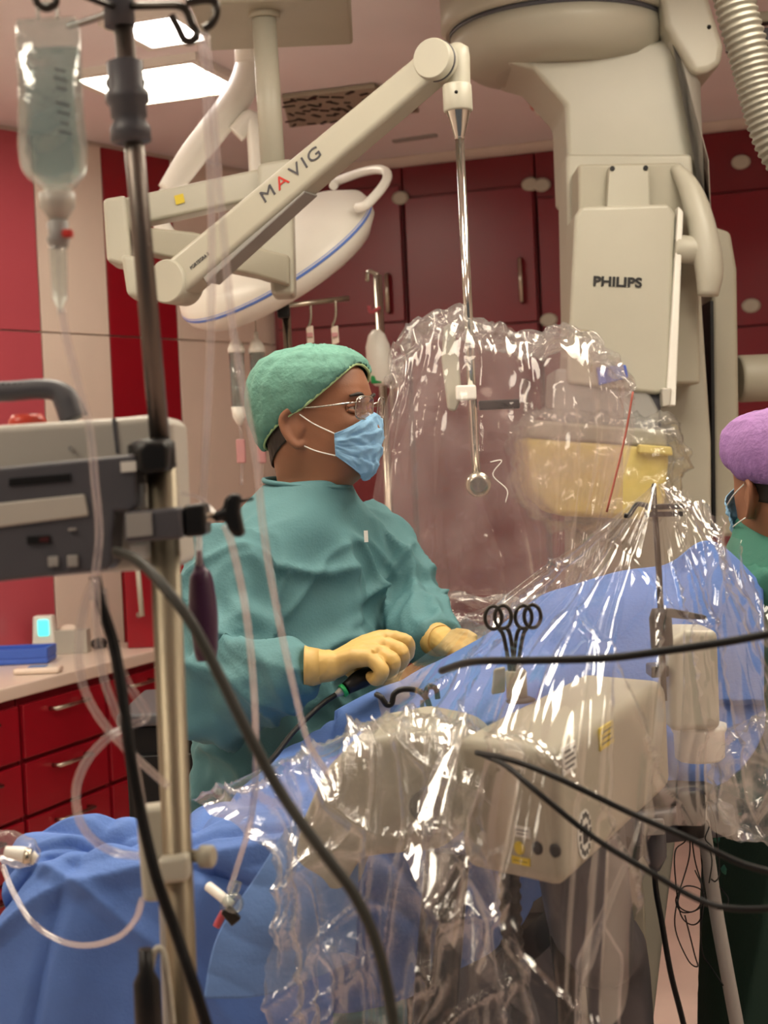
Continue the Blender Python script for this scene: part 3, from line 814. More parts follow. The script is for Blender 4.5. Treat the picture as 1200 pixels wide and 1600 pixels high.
# ------------------------------------------------------------ C-arm with detector
DC = 4.15
ca = thing('c_arm', 'beige ceiling-hung imaging C-arm with a boxy detector housing marked PHILIPS', 'imaging machine', V(P(960, 100, DC).x, P(960, 100, DC).y + .15, CZ))
cc = P(872, 60, DC + .2); r0 = 182 * (DC + .2) / FPX
zt = P(872, 14, DC + .2).z
b = MB(); b.lathe([(r0 * .96, 0), (r0, .012), (r0, CZ - zt)], V(cc.x, cc.y, zt - .06), (0, 0, 1), 72); b.build('ceiling_disc', M['beige'], ca)
b = MB(); b.lathe([(r0 * .93, 0), (r0 * .93, .014)], V(cc.x, cc.y, zt - .073), (0, 0, 1), 72); b.build('disc_seam', M['dkgrey'], ca)
b = MB(); b.lathe([(r0 * .55, -.115), (r0 * .75, -.10), (r0 * .88, -.07), (r0 * .925, -.03), (r0 * .925, 0)], V(cc.x, cc.y, zt - .073), (0, 0, 1), 72); b.build('turntable', M['beige'], ca)
# neck bracket sloping from turntable to column
b = MB(); b.prism([P(790, 96, DC + .05), P(1046, 60, DC + .05), P(1090, 112, DC + .05), P(1100, 300, DC + .05), P(888, 300, DC + .05), P(883, 165, DC + .05), P(832, 108, DC + .05)], V(0, .32, 0)); b.build('neck', M['beige'], ca, bevel=.015)
b = MB(); b.prism([P(884, 240, DC), P(1082, 240, DC), P(1112, 690, DC), P(1114, 1150, DC), P(900, 1150, DC), P(893, 690, DC)], V(0, .2, 0)); b.build('column', M['beige'], ca, bevel=.012)
b = MB(); b.prism([P(1046, 62, DC + .0), P(1058, 58, DC + .0), P(1108, 250, DC), P(1112, 350, DC), P(1100, 350, DC), P(1092, 130, DC)], V(0, .3, 0)); b.build('edge_strip', M['ltgrey'], ca, bevel=.004)
pbox('mounting_box', [(1030, -20), (1100, -30), (1132, 70), (1128, 100), (1108, 112), (1085, 116), (1040, 40)], DC - .03, .25, M['beige'], ca, .02)
b = MB(); b.ball(P(1108, 42, DC - .032), .006, 10, 6); b.build('screw', M['black'], ca)
# rear arc pieces
pbox('arc_segment', [(1112, 352), (1142, 362), (1152, 420), (1158, 838), (1116, 838)], DC + .05, .26, M['beige2'], ca, .012)
b = MB(); b.prism([P(1110, 470, DC + .02), P(1115, 470, DC + .02), P(1119, 838, DC + .02), P(1114, 838, DC + .02)], V(0, .2, 0)); b.build('arc_slot', M['black'], ca)
b = MB(); q = P(1152, 592, DC + .15); b.lathe([(.06, 0), (.066, .008), (.066, .16), (.062, .165), (.062, .30)], q, (1, .1, 0), 32); b.build('pivot_cylinder', M['beige2'], ca)
# detector lift
DF = 3.92
pbox('carriage', [(903, 256), (1060, 253), (1092, 330), (1095, 600), (905, 600)], DF + .1, .14, M['beige2'], ca, .01)
pbox('carriage_plate', [(952, 259), (1014, 258), (1016, 326), (948, 326)], DF + .07, .05, M['beige'], ca, .004)
for sx, sy in ((957, 263), (1009, 262)):
    b = MB(); b.lathe([(.0065, 0), (.0065, .004)], P(sx, sy, DF + .066), YV, 12); b.build('screw', M['black'], ca)
b = MB(); b.prism([P(x, y, DF) for x, y in ((898, 338), (908, 322), (1046, 318), (1056, 334), (1046, 612), (1026, 616), (886, 600), (885, 590))], V(0, .17, 0)); hs = b.build('detector_housing', M['beige'], ca, bevel=.012, seg=4)
o_ = P(927, 446, DF - .0015); rr = (P(1003, 449, DF) - P(927, 446, DF)).normalized()
text_mesh('PHILIPS', .034, o_, rr, V(0, 0, 1) - rr * rr.z, M['print_'], 'lettering', ca, bold=.0012, width=76 * DF / FPX)
pbox('side_rail', [(1060, 322), (1068, 330), (1056, 634), (1040, 634), (1042, 610)], DF - .01, .05, M['bwhite'], ca, .004)
b = MB(); b.tube(PR([(1056, 262, DF + .1), (1080, 300, DF + .06), (1098, 360, DF + .02), (1108, 420, DF), (1106, 462, DF)]), [.016, .03, .036, .036, .026], 16, samples=24); b.build('curved_arm', M['beige'], ca)
b = MB(); b.lathe([(.03, 0), (.036, .006), (.036, .09), (.03, .1)], P(1052, 388, DF + .02), (1, 0, -.15), 24); b.build('arm_joint', M['beige'], ca)
pbox('detector_neck', [(998, 606), (1032, 610), (1034, 668), (1000, 668)], DF + .02, .12, M['dkgrey'], ca, .005)
pbox('rail_stop', [(1034, 606), (1050, 606), (1048, 634), (1036, 636)], DF - .02, .06, M['ltgrey'], ca, .005)
pbox('detector_mount', [(868, 575), (1000, 585), (1030, 640), (1030, 690), (862, 690)], DF + .01, .22, M['grey'], ca, .012)
pbox('detector_plate', [(824, 655), (1042, 672), (1044, 700), (824, 684)], DF - .06, .34, M['beige2'], ca, .01)
pbox('detector_face', [(822, 680), (1046, 696), (1046, 722), (1040, 790), (1000, 812), (870, 806), (832, 770)], DF - .055, .33, M['yellow'], ca, .018)
pbox('detector_lip', [(998, 694), (1050, 698), (1052, 712), (998, 708)], DF - .08, .04, M['yellow'], ca, .005)
pbox('blue_label', [(932, 574), (978, 570), (982, 590), (936, 602)], DF - .01, .012, M['trayblue'], ca, .002)
# crumpled cover on the detector
cov = MB(); cov.prism([P(x, y, DF - .10) for x, y in ((816, 665), (850, 640), (1000, 650), (1060, 660), (1082, 700), (1070, 760), (1030, 810), (990, 830), (870, 822), (826, 780))], V(0, .44, 0))
cv = union([cov], .011, 8)
def crum(p, n): return .03 * (vor2(p.x * 14, p.y * 11, p.z * 14) - .25) + .016 * ridge(nz((p.x + p.z) * 18, p.y * 9, (p.z - p.x) * 9)) ** 8 + .012 * nz(p.x * 40, p.y * 40, p.z * 40)
displace(cv, crum)
tag(cv.build('detector_cover', M['crumple']), 'crinkled clear plastic cover around the yellowish detector', 'plastic cover')
# corrugated hose at the top right
hz = catmull([list(P(1138, -60, 3.5)), list(P(1150, 10, 3.5)), list(P(1172, 90, 3.5)), list(P(1190, 160, 3.5)), list(P(1215, 230, 3.5)), list(P(1260, 290, 3.5))], 150)
b = MB(); b.tube([Vector(p) for p in hz], [.043 + (.0045 if (i // 2) % 2 else 0) for i in range(150)], 28)
tag(b.build('corrugated_hose', M['hosegrey'], smooth=True), 'ribbed grey corrugated hose hanging at the top right', 'hose')
# ------------------------------------------------------------ people
NSH = .036
HS = [(-.17, .06, -.105, .11), (-.125, .03, -.086, .064), (-.085, .022, -.082, .057), (-.05, .026, -.082, .056), (-.024, .05, -.082, .055), (-.006, .078, -.082, .054),
      (.01, .090, -.084, .057), (.04, .095, -.088, .066), (.07, .096, -.093, .070), (.10, .094, -.098, .073), (.13, .097, -.101, .075), (.155, .096, -.101, .076),
      (.18, .086, -.095, .072), (.20, .068, -.080, .062), (.215, .042, -.055, .043), (.2245, .006, -.012, .010)]
HZ = np.array([s[0] for s in HS]); HF = np.array([s[1] for s in HS]); HB = np.array([s[2] for s in HS]); HW = np.array([s[3] for s in HS])
def hsec(z):
    return np.interp(z, HZ, HF), np.interp(z, HZ, HB), np.interp(z, HZ, HW)
def hsurf(phi, z, off=0.0):
    f, bk, w = hsec(z)
    c, s = math.cos(phi), math.sin(phi)
    cx = math.copysign(abs(c) ** .85, c); sy = math.copysign(abs(s) ** .9, s)
    x = (f + off) * cx if c > 0 else (-bk + off) * cx
    return V(x, (w + off) * sy, z)
def head_loft():
    zz = np.linspace(HZ[0], HZ[-1], 92); nu = 72
    A = np.zeros((len(zz), nu, 3))
    for j, z in enumerate(zz):
        for i in range(nu):
            p = hsurf(2 * math.pi * i / nu, z)
            if p.x > .03 and z > -.01:
                y = p.y
                g = 0.0
                if z > .064: g = .028 * max(0, 1 - max(0, z - .076) / .062) * min(1, (z - .064) / .012)
                dx = g * math.exp(-(y / (.011 + .004 * max(0, (.09 - z) / .03))) ** 2)
                for e in (-1, 1):
                    dx -= .011 * math.exp(-((y - e * .031) / .017) ** 2 - ((z - .115) / .012) ** 2)
                    dx += .004 * math.exp(-((y - e * .03) / .022) ** 2 - ((z - .138) / .008) ** 2)
                    dx += .004 * math.exp(-((y - e * .042) / .018) ** 2 - ((z - .085) / .016) ** 2)
                dx += .004 * math.exp(-(y / .02) ** 2 - ((z - .045) / .012) ** 2)
                p.x += dx
            A[j, i] = p
    b = MB(); b.grid(A, True)
    n = len(zz) * nu
    b.f.append(tuple(range(nu - 1, -1, -1))); b.sm.append(True)
    b.f.append(tuple(range(n - nu, n))); b.sm.append(True)
    return b
def ear(side):
    b = MB(); y = side * .074
    pts = [V(.004, y - side * .004, .058), V(-.004, y + side * .004, .052), V(-.016, y + side * .01, .065), V(-.026, y + side * .014, .085), V(-.026, y + side * .015, .103), V(-.014, y + side * .012, .114), V(.0, y + side * .004, .110), V(.006, y - side * .002, .10)]
    b.tube(pts, [.006, .007, .0065, .006, .006, .006, .0055, .005], 10, samples=30)
    c = MB(); c.ball(V(-.010, y + side * .003, .084), (.017, .006, .027), 16, 10)
    d = MB(); d.ball(V(.004, y + side * .001, .082), (.005, .006, .008), 10, 8)
    return [b, c, d]
def loft(secs, cx, cy, yaw, nu=56, nvv=60):
    """secs: z, front, back, half width, shift forward"""
    S = catmull(secs, nvv)
    A = np.zeros((nvv, nu, 3)); c, s = math.cos(yaw), math.sin(yaw)
    for j in range(nvv):
        z, f, bk, w, sh = S[j]
        for i in range(nu):
            a = 2 * math.pi * i / nu; ca, sa = math.cos(a), math.sin(a)
            x = sh + (f if ca > 0 else bk) * math.copysign(abs(ca) ** .85, ca); y = w * math.copysign(abs(sa) ** .85, sa)
            A[j, i] = (cx + x * c - y * s, cy + x * s + y * c, z)
    b = MB(); b.grid(A, True); n = nu * nvv
    b.f.append(tuple(range(nu - 1, -1, -1))); b.sm.append(True)
    b.f.append(tuple(range(n - nu, n))); b.sm.append(True)
    return b
def torso_secs(zsh, k=1.0, gown_skirt=1.0):
    """gown sections from hem up to collar; zsh = shoulder line height"""
    return [(.28, .17 * gown_skirt, .19 * gown_skirt, .265 * gown_skirt, 0), (.6, .16 * gown_skirt, .18 * gown_skirt, .255 * gown_skirt, 0), (zsh - .50, .15 * k, .155 * k, .222 * k, 0), (zsh - .36, .142 * k, .145 * k, .208 * k, 0), (zsh - .2, .142 * k, .142 * k, .212 * k, 0), (zsh - .09, .135 * k, .135 * k, .212 * k, 0),
            (zsh - .02, .115 * k, .122 * k, .186 * k, .008), (zsh + .022, .098, .110, .142, .020), (zsh + .055, .082, .094, .100, .030), (zsh + .082, .070, .074, .078, NSH)]

def folds(p, seed=0.0, amp=1.0):
    """cloth creases: soft vertical folds, diagonal ridges and small crumples"""
    q = p + V(seed, seed * .7, seed * .3)
    w = nz(q.x * 4, q.y * 4, q.z * 3) * .25
    w2 = nz(q.x * 3 + 9, q.y * 3, q.z * 3) * .3
    a = ridge(nz(q.x * 8 + w * 3, q.y * 8, q.z * 1.8)) ** 4 * .017
    bq = ridge(nz((q.x + q.z * .8 + w2) * 9, q.y * 6, (q.z - q.x * .8) * 2.0 + 4)) ** 6 * .024
    b2 = ridge(nz((q.x - q.z * .9 + w2) * 10, q.y * 7, (q.z + q.x * .9) * 2.4 + 9)) ** 7 * .020
    c = nz(q.x * 20, q.y * 20, q.z * 14) * .0045
    d = ridge(nz((q.x * .4 + q.z + w) * 15, q.y * 9, (q.x - q.z * .4) * 4 + 2)) ** 8 * .010
    return (a + bq + b2 + c + d - .012) * amp

def person(label, hx, hy, chin, hyaw, bx, by, byaw, zsh, gm, cm, cap_edge, arms, seed, hands=(), hpitch=0.0, glasses=True, k=1.0, gown_skirt=1.0, cap_puff=.012):
    t = thing('person', label, 'person', V(bx, by, 0))
    HM = Matrix.Translation(V(hx, hy, chin)) @ Matrix.Rotation(hyaw, 4, 'Z') @ Matrix.Rotation(hpitch, 4, 'Y')
    # body: head, neck, trunk, legs in one skin
    hl = head_loft(); ears = ear(1) + ear(-1)
    for q in [hl] + ears: q.xf(HM)
    inner = loft([(z, f * .8, bk * .8, w * .8, sh) for z, f, bk, w, sh in torso_secs(zsh, k, .8)[2:-1]], bx, by, byaw)
    legs = []
    cs, sn = math.cos(byaw), math.sin(byaw)
    for s in (-1, 1):
        ox, oy = -sn * .1 * s, cs * .1 * s
        l = MB(); l.tube([V(bx + ox, by + oy, zsh - .45), V(bx + ox, by + oy, .5), V(bx + ox, by + oy, .09)], [.09, .062, .045], 14, samples=14)
        f = MB(); f.ball(V(bx + ox + cs * .06, by + oy + sn * .06, .045), (.05 + abs(cs) * .08, .05 + abs(sn) * .08, .045), 14, 8)
        legs += [l, f]
    body = union([hl, inner] + ears + legs, .0036, 2)
    bo = body.build('body', M['skin'], t)
    # eyes and brows
    for s in (-1, 1):
        e = MB(); e.ball(V(.0775, s * .030, .115), .0112, 14, 10); e.xf(HM); e.build('eye', M['eye'], bo)
        e = MB(); e.lathe([(.0055, 0), (.005, .001)], V(.0872, s * .0295, .1148), (1, 0, -.05), 14); e.xf(HM); e.build('iris', M['iris'], bo)
        e = MB(); e.tube([V(.0985, s * .014, .133), V(.098, s * .03, .138), V(.087, s * .048, .135)], [.0028, .0035, .0018], 8, samples=12); e.xf(HM); e.build('eyebrow', M['hair'], bo)
        e = MB(); e.tube([V(.085, s * .017, .1165), V(.0885, s * .030, .1212), V(.079, s * .044, .1165)], [.003, .0046, .003], 8, samples=12); e.xf(HM); e.build('eyelid', M['skin'], bo)
        e = MB(); e.tube([V(.085, s * .018, .111), V(.0875, s * .030, .1078), V(.079, s * .043, .111)], [.0026, .0038, .0026], 8, samples=12); e.xf(HM); e.build('eyelid', M['skin'], bo)
    # hair at the nape
    A = np.zeros((14, 60, 3))
    for i in range(60):
        ph = R(98) + R(164) * i / 59
        ze = cap_edge(ph)
        for j in range(14):
            A[j, i] = HM @ hsurf(ph, ze - .034 + .05 * j / 13, .003 + .002 * nz(i * .7, j * .2, 1))
    b = MB(); b.grid(A); b.build('hair', M['hair'], t, solid=.002)
    # cap
    nu, nv = 110, 64
    A = np.zeros((nv, nu, 3))
    for i in range(nu):
        ph = 2 * math.pi * i / nu; ze = cap_edge(ph)
        for j in range(nv):
            v = j / (nv - 1)
            z = ze + (HZ[-1] - ze) * (1 - (1 - v) ** 1.7)
            p = hsurf(ph, z, .009)
            nrm = (p - V(-.005, 0, .12)); nrm.normalize()
            puff = cap_puff * math.sin(math.pi * min(1, v * 1.15) ** .6) * (1.0 - .45 * math.cos(ph)) + .006 * v
            wr = .0045 * ridge(nz(ph * 5 + seed, v * 2.2 + math.sin(ph) * 1.5, 2)) ** 3 + .003 * ridge(nz(p.x * 40, p.y * 40 + seed, p.z * 40)) + .0035 * math.exp(-v * 9) * math.sin(ph * 46 + 3 * nz(ph * 4, 0, seed))
            A[j, i] = HM @ (p + nrm * (puff + wr - .003))
    b = MB(); b.grid(A, True); b.f.append(tuple(range((nv - 1) * nu, nv * nu))); b.sm.append(True)
    cp = b.build('surgical_cap', cm, t, solid=.0015)
    ed = [HM @ hsurf(2 * math.pi * i / 70, cap_edge(2 * math.pi * i / 70), .0095) for i in range(70)]
    b = MB(); b.tube(ed, .0026, 8, closed=True); b.build('elastic_band', M['band'] if cm is M['cap'] else cm, cp)
    # mask
    nu, nv = 56, 48
    A = np.zeros((nv, nu, 3))
    for i in range(nu):
        u = -1 + 2 * i / (nu - 1); ph = u * R(63)
        zt = .106 - .036 * abs(u) ** 1.2; zb = -.014 + .046 * abs(u) ** 1.8
        for j in range(nv):
            v = j / (nv - 1); z = zb + (zt - zb) * v
            xf = np.interp(z, [-.014, .0, .02, .05, .078, .106], [.086, .102, .110, .114, .119, .110])
            wv = np.interp(z, [-.014, .02, .06, .11], [.055, .066, .076, .080])
            c = math.cos(ph)
            x = xf * (c ** .75); y = wv * math.sin(ph) * 1.03
            x = max(x, hsurf(ph, z).x + .004)
            pl = .0035 * (((v * 4.2 + .3 * nz(u * 2, v, seed)) % 1.0) - .5) * (1 - abs(u) ** 3) + .0028 * nz(u * 6, v * 9, seed) + .003 * ridge(nz(u * 3 + v * 4, v * 3 - u * 2, 7 + seed)) ** 3
            A[j, i] = HM @ V(x + pl * c, y + pl * math.sin(ph), z)
    b = MB(); b.grid(A); mk = b.build('face_mask', M['mask'], t, solid=.0012)
    for s, i in ((-1, 0), (1, nu - 1)):
        for z1, j, zz in ((.112, nv - 1, 0), (.056, 0, 1)):
            p0 = Vector(A[j, i]); b = MB()
            e1 = HM @ V(-.004, s * (.078 if not zz else .07), z1)
            midp = p0.lerp(e1, .5) + (HM.to_3x3() @ V(0, s * .006, -.002))
            b.tube([p0, midp, e1], .0013, 6, samples=14); b.build('ear_loop', M['strap'], mk)
    # glasses
    if glasses:
        g = thing('spectacles', 'thin metal-rimmed spectacles worn by the surgeon', 'glasses', HM @ V(.118, 0, .1))
        for s in (-1, 1):
            ring = []; lens = []
            for q in range(28):
                a = 2 * math.pi * q / 28
                yy = s * .035 + .0255 * math.copysign(abs(math.cos(a)) ** .55, math.cos(a)); zq = .113 + .020 * math.copysign(abs(math.sin(a)) ** .6, math.sin(a))
                ring.append(HM @ V(.113 - .25 * max(0, abs(yy) - .02) - .12 * (.113 - zq), yy, zq))
            b = MB(); b.tube(ring, .0012, 6, closed=True); b.build('rim', M['silver'], g)
            b = MB(); cc_ = sum(ring, Vector()) / 28; b.add([cc_] + ring, [(0, q + 1, (q + 1) % 28 + 1) for q in range(28)], True); b.build('lens', M['lens'], g, solid=.0015)
            b = MB(); b.tube([HM @ V(.1025, s * .0605, .122), HM @ V(.094, s * .073, .121), HM @ V(.04, s * .0795, .118), HM @ V(-.008, s * .082, .116), HM @ V(-.026, s * .082, .098)], .0016, 8, samples=26); b.build('temple', M['silver'], g)
        b = MB(); b.tube([HM @ V(.113, -.010, .119), HM @ V(.1165, 0, .122), HM @ V(.113, .010, .119)], .0014, 8, samples=10); b.build('bridge', M['silver'], g)
    # gown
    sh = [loft(torso_secs(zsh, k, gown_skirt), bx, by, byaw)]
    for pts, rad in arms:
        a = MB(); a.tube(pts, rad, 24, samples=36); sh.append(a)
    gn = union(sh, .0065, 16)
    ctr = V(bx, by, 0)
    def gf(p, n):
        amp = min(1.0, max(.15, (zsh + .07 - p.z) / .16))
        d = folds(p, seed, amp)
        for pts, rad in arms:
            el = Vector(pts[2]); r = (p - el).length
            if r < .16:
                ax = (Vector(pts[3]) - Vector(pts[1])).normalized()
                d += .006 * math.sin((p - el).dot(ax) * 95 + 4 * nz(p.x * 9, p.y * 9, p.z * 9)) * (1 - r / .16)
        for pts, rad in arms:
            r = min((p - Vector(pts[3])).length, (p - Vector(pts[4])).length)
            if r < .12: d *= .45 + .55 * (r / .12)
        return d
    displace(gn, gf)
    go = gn.build('gown', gm, t)
    smd = go.modifiers.new('soften', 'SMOOTH'); smd.factor = .5; smd.iterations = 2
    # neck binding
    cs, sn = math.cos(byaw), math.sin(byaw)
    rg = []
    for i in range(40):
        a = 2 * math.pi * i / 40; x = NSH + (.073 if math.cos(a) > 0 else .077) * math.cos(a); y = .080 * math.sin(a)
        rg.append(V(bx + x * cs - y * sn, by + x * sn + y * cs, zsh + .080 - .010 * math.cos(a)))
    b = MB(); b.tube(rg, .0045, 8, closed=True); b.build('collar_binding', gm, go)
    return t, go

# the surgeon
hc = P(501, 742, 2.75)
bc = P(462, 900, 2.77)
byaw = R(-33)
lf = V(-math.sin(byaw), math.cos(byaw), 0)
zsh = 1.46
rs = V(bc.x, bc.y, zsh - .01) - lf * .185; ls = V(bc.x, bc.y, zsh - .01) + lf * .185
armR = ([rs, P(358, 935, 2.57), P(354, 1068, 2.50), P(412, 1058, 2.43), P(484, 1041, 2.37)], [.068, .072, .070, .060, .039])
armL = ([ls, P(590, 880, 2.88), P(632, 955, 2.82), P(668, 985, 2.72), P(694, 998, 2.65)], [.078, .075, .070, .052, .036])
cap_edge1 = lambda ph: .112 + (.080 * math.cos(ph) if math.cos(ph) > 0 else .062 * math.cos(ph))
surgeon, sgown = person('surgeon in teal gown, green cap, blue mask and spectacles, looking right', hc.x, hc.y, hc.z, R(-24), bc.x, bc.y, byaw, zsh, M['gown'], M['cap'], cap_edge1, [armR, armL], 1.7)
# gown tag
tg = MB(); q = P(572, 838, 2.66); tg.box(q, (.007, .002, .02)); tg.build('gown_tag', M['strap'], surgeon)

def glove(parts, cuff, name, par):
    g = union(parts, .0026, 5)
    displace(g, lambda p, n: .0011 * nz(p.x * 60, p.y * 60, p.z * 60) + .0016 * ridge(nz(p.x * 34, p.y * 30, p.z * 34)) ** 4)
    o = g.build(name, M['latex'], par)
    b = MB(); b.tube(*cuff, closed=False); b.build('glove_cuff', M['latex'], o)
    return o
def tb(pts, r, s=14, n=12):
    b = MB(); b.tube(PR(pts), r, n, samples=s); return b
W = (522, 1040, 2.372)
fing = [((600, 995, 2.425), (636, 1003, 2.415), (633, 1026, 2.435), (612, 1034, 2.44)),
        ((601, 1006, 2.40), (629, 1020, 2.385), (622, 1042, 2.405), (604, 1044, 2.42)),
        ((594, 1017, 2.375), (615, 1035, 2.357), (606, 1053, 2.375), (592, 1050, 2.39)),
        ((582, 1027, 2.35), (597, 1049, 2.338), (588, 1062, 2.352), (578, 1056, 2.37))]
parts = []
for i, f in enumerate(fing):
    parts.append(tb([W, ((W[0] + f[0][0]) / 2, (W[1] + f[0][1]) / 2 - 5, (W[2] + f[0][2]) / 2), f[0]], [.020, .0165, .0125]))
    parts.append(tb(list(f), [.0122, .0112, .0100, .0085], 16))
parts.append(tb([(545, 1042, 2.40), (575, 1046, 2.425), (598, 1050, 2.44), (616, 1046, 2.445)], [.017, .014, .011, .009]))
parts.append(tb([(488, 1041, 2.37), (506, 1041, 2.37), W], [.0285, .0255, .023], 10, 16))
glove(parts, ([P(476, 1042, 2.37), P(482, 1042, 2.37), P(500, 1041, 2.37)], [.0335, .0315, .0275], 24), 'glove', surgeon)
fing2 = [((716, 996, 2.60), (735, 1002, 2.58), (738, 1016, 2.575)), ((714, 1003, 2.585), (732, 1011, 2.565), (733, 1022, 2.56)), ((710, 1009, 2.575), (725, 1019, 2.555), (724, 1028, 2.55)), ((704, 1013, 2.57), (716, 1024, 2.555), (714, 1031, 2.55)), ((708, 994, 2.61), (726, 992, 2.59), (742, 1000, 2.58))]
parts = []
for f in fing2:
    parts.append(tb([(692, 1003, 2.62), f[0]], [.021, .0125], 8)); parts.append(tb(list(f), [.0118, .0105, .009], 10))
parts.append(tb([(686, 1000, 2.64), (694, 1002, 2.62)], [.026, .023], 6, 16))
glove(parts, ([P(680, 999, 2.65), P(690, 1001, 2.63)], [.031, .027], 24), 'glove', surgeon)
# hand-held probe
pr = thing('handheld_probe', 'black hand-held probe with green ring and cable in the gloved fist', 'probe', P(530, 1090, 2.36))
b = MB(); b.tube(PR([(618, 1036, 2.425), (590, 1050, 2.40), (562, 1062, 2.375), (540, 1076, 2.36)]), [.011, .0135, .0145, .010], 16, samples=16); b.build('handle', M['black'], pr)
b = MB(); b.lathe([(.0105, 0), (.0105, .006)], P(539, 1077, 2.36), P(527, 1085, 2.355) - P(540, 1076, 2.36), 16); b.build('ring', M['green'], pr)
b = MB(); b.tube(PR([(537, 1078, 2.36), (524, 1086, 2.355)]), [.008, .004], 12); b.build('strain_relief', M['grey'], pr)
b = MB(); b.tube(PR([(524, 1086, 2.355), (500, 1103, 2.33), (460, 1142, 2.27), (432, 1178, 2.2), (412, 1200, 2.15)]), .0042, 10, samples=40); b.build('cable', M['rubber'], pr)

# the assistant at the right edge
hc2 = P(1230, 850, 2.62)
bc2 = P(1262, 1000, 2.66)
byaw2 = R(150)
lf2 = V(-math.sin(byaw2), math.cos(byaw2), 0)
zsh2 = P(1200, 880, 2.62).z
ra = V(bc2.x, bc2.y, zsh2) - lf2 * .17; la = V(bc2.x, bc2.y, zsh2) + lf2 * .17
arm2 = ([ra, ra + V(.03, .04, -.15), ra + V(.03, .12, -.27), ra + V(-.03, .2, -.27), ra + V(-.07, .25, -.26)], [.07, .068, .062, .05, .036])
arm3 = ([la, la + V(.02, .0, -.15), la + V(.05, .05, -.29), la + V(.05, .14, -.29), la + V(.02, .22, -.28)], [.07, .068, .062, .05, .036])
cap_edge2 = lambda ph: .112 + .07 * max(0, math.cos(ph)) - .012 * max(0, -math.cos(ph))
assist, ag = person('assistant in green gown and purple cap at the right edge, seen from behind', hc2.x, hc2.y, hc2.z, R(112), bc2.x, bc2.y, byaw2, zsh2, M['gown2'], M['cap2'], cap_edge2, [arm2, arm3], 5.2, glasses=False, k=.95, gown_skirt=.8, cap_puff=.018)
for rr, sgn in ((arm2, 1), (arm3, -1)):
    wp = Vector(rr[0][4]); pts = []
    g = []
    for i in range(4):
        y = (i - 1.5) * .018
        a = MB(); a.tube([wp + V(.02, 0, 0), wp + V(-.03, y, 0), wp + V(-.075, y, -.004)], [.02, .014, .012], 10, samples=8); g.append(a)
        a = MB(); a.tube([wp + V(-.075, y, -.004), wp + V(-.11, y * .9, -.012), wp + V(-.125 + abs(i - 1.3) * .008, y * .8, -.035)], [.0115, .010, .008], 10, samples=10); g.append(a)
    a = MB(); a.tube([wp + V(-.02, sgn * .02, 0), wp + V(-.05, sgn * .045, -.01), wp + V(-.085, sgn * .045, -.02)], [.014, .011, .009], 10, samples=8); g.append(a)
    a = MB(); a.tube([wp + V(.04, 0, 0), wp + V(.0, 0, 0)], [.027, .023], 14); g.append(a)
    union(g, .003, 4).build('glove', M['latex'], assist)

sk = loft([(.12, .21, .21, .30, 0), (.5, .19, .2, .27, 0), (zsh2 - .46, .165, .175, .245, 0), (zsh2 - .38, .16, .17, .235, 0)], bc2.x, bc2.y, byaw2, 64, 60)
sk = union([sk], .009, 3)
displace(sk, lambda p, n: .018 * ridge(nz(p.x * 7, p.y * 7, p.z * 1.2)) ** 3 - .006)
o = sk.build('gown_skirt', M['gown_skirt'], assist); o['label'] = 'dark green lower garment added for the shade on the gown'  # dark layer over the gown, shade put into its green
# ------------------------------------------------------------ operating table and drapes
tb0 = P(600, 1300, 2.35)
ot = thing('operating_table', 'operating table under blue drapes with a beige pedestal', 'operating table', V(.35, 2.65, 0))
b = MB(); b.box(V(.14, 2.42, 1.0), (.68, .38, .05), (V(.97, .24, 0), V(-.24, .97, 0), V(0, 0, 1))); b.build('table_top', M['dkgrey'], ot, bevel=.01)
b = MB(); b.box(V(.14, 2.42, 1.04), (.64, .34, .03), (V(.97, .24, 0), V(-.24, .97, 0), V(0, 0, 1))); b.build('mattress', M['black'], ot, bevel=.012)
b = MB(); b.prism([P(770, 1495, 1.98), P(988, 1300, 2.3), P(988, 1340, 2.3), P(790, 1530, 1.98)], V(.03, .03, 0)); b.build('side_rail', M['black'], ot, bevel=.003)
pz = [P(905, 1285, 2.62), P(1062, 1270, 2.62), P(1036, 1480, 2.62), P(1016, 1650, 2.62)]
b = MB(); b.prism(pz + [V(pz[3].x - .03, pz[3].y, .06), V(pz[0].x, pz[0].y, .06)], V(0, .3, 0)); b.build('pedestal', M['yellow'] if False else M['beige'], ot, bevel=.01)
b = MB(); b.prism([P(962, 1335, 2.55), P(998, 1335, 2.55), P(1008, 1400, 2.55), P(1012, 1480, 2.55), P(1016, 1600, 2.55), P(1016, 1800, 2.55), P(962, 1800, 2.55)], V(0, .08, 0)); b.build('pedestal_cover', M['beige2'], ot, bevel=.006)
b = MB(); b.prism([P(962, 1480, 2.5), P(985, 1478, 2.5), P(998, 1500, 2.5), P(996, 1900, 2.5), P(962, 1900, 2.5)], V(0, .05, 0)); b.build('foot_column', M['black'], ot, bevel=.004)
b = MB(); b.box(V(pz[0].x + .1, pz[0].y + .15, .03), (.30, .42, .06)); b.build('base_plate', M['dkgrey'], ot, bevel=.01)

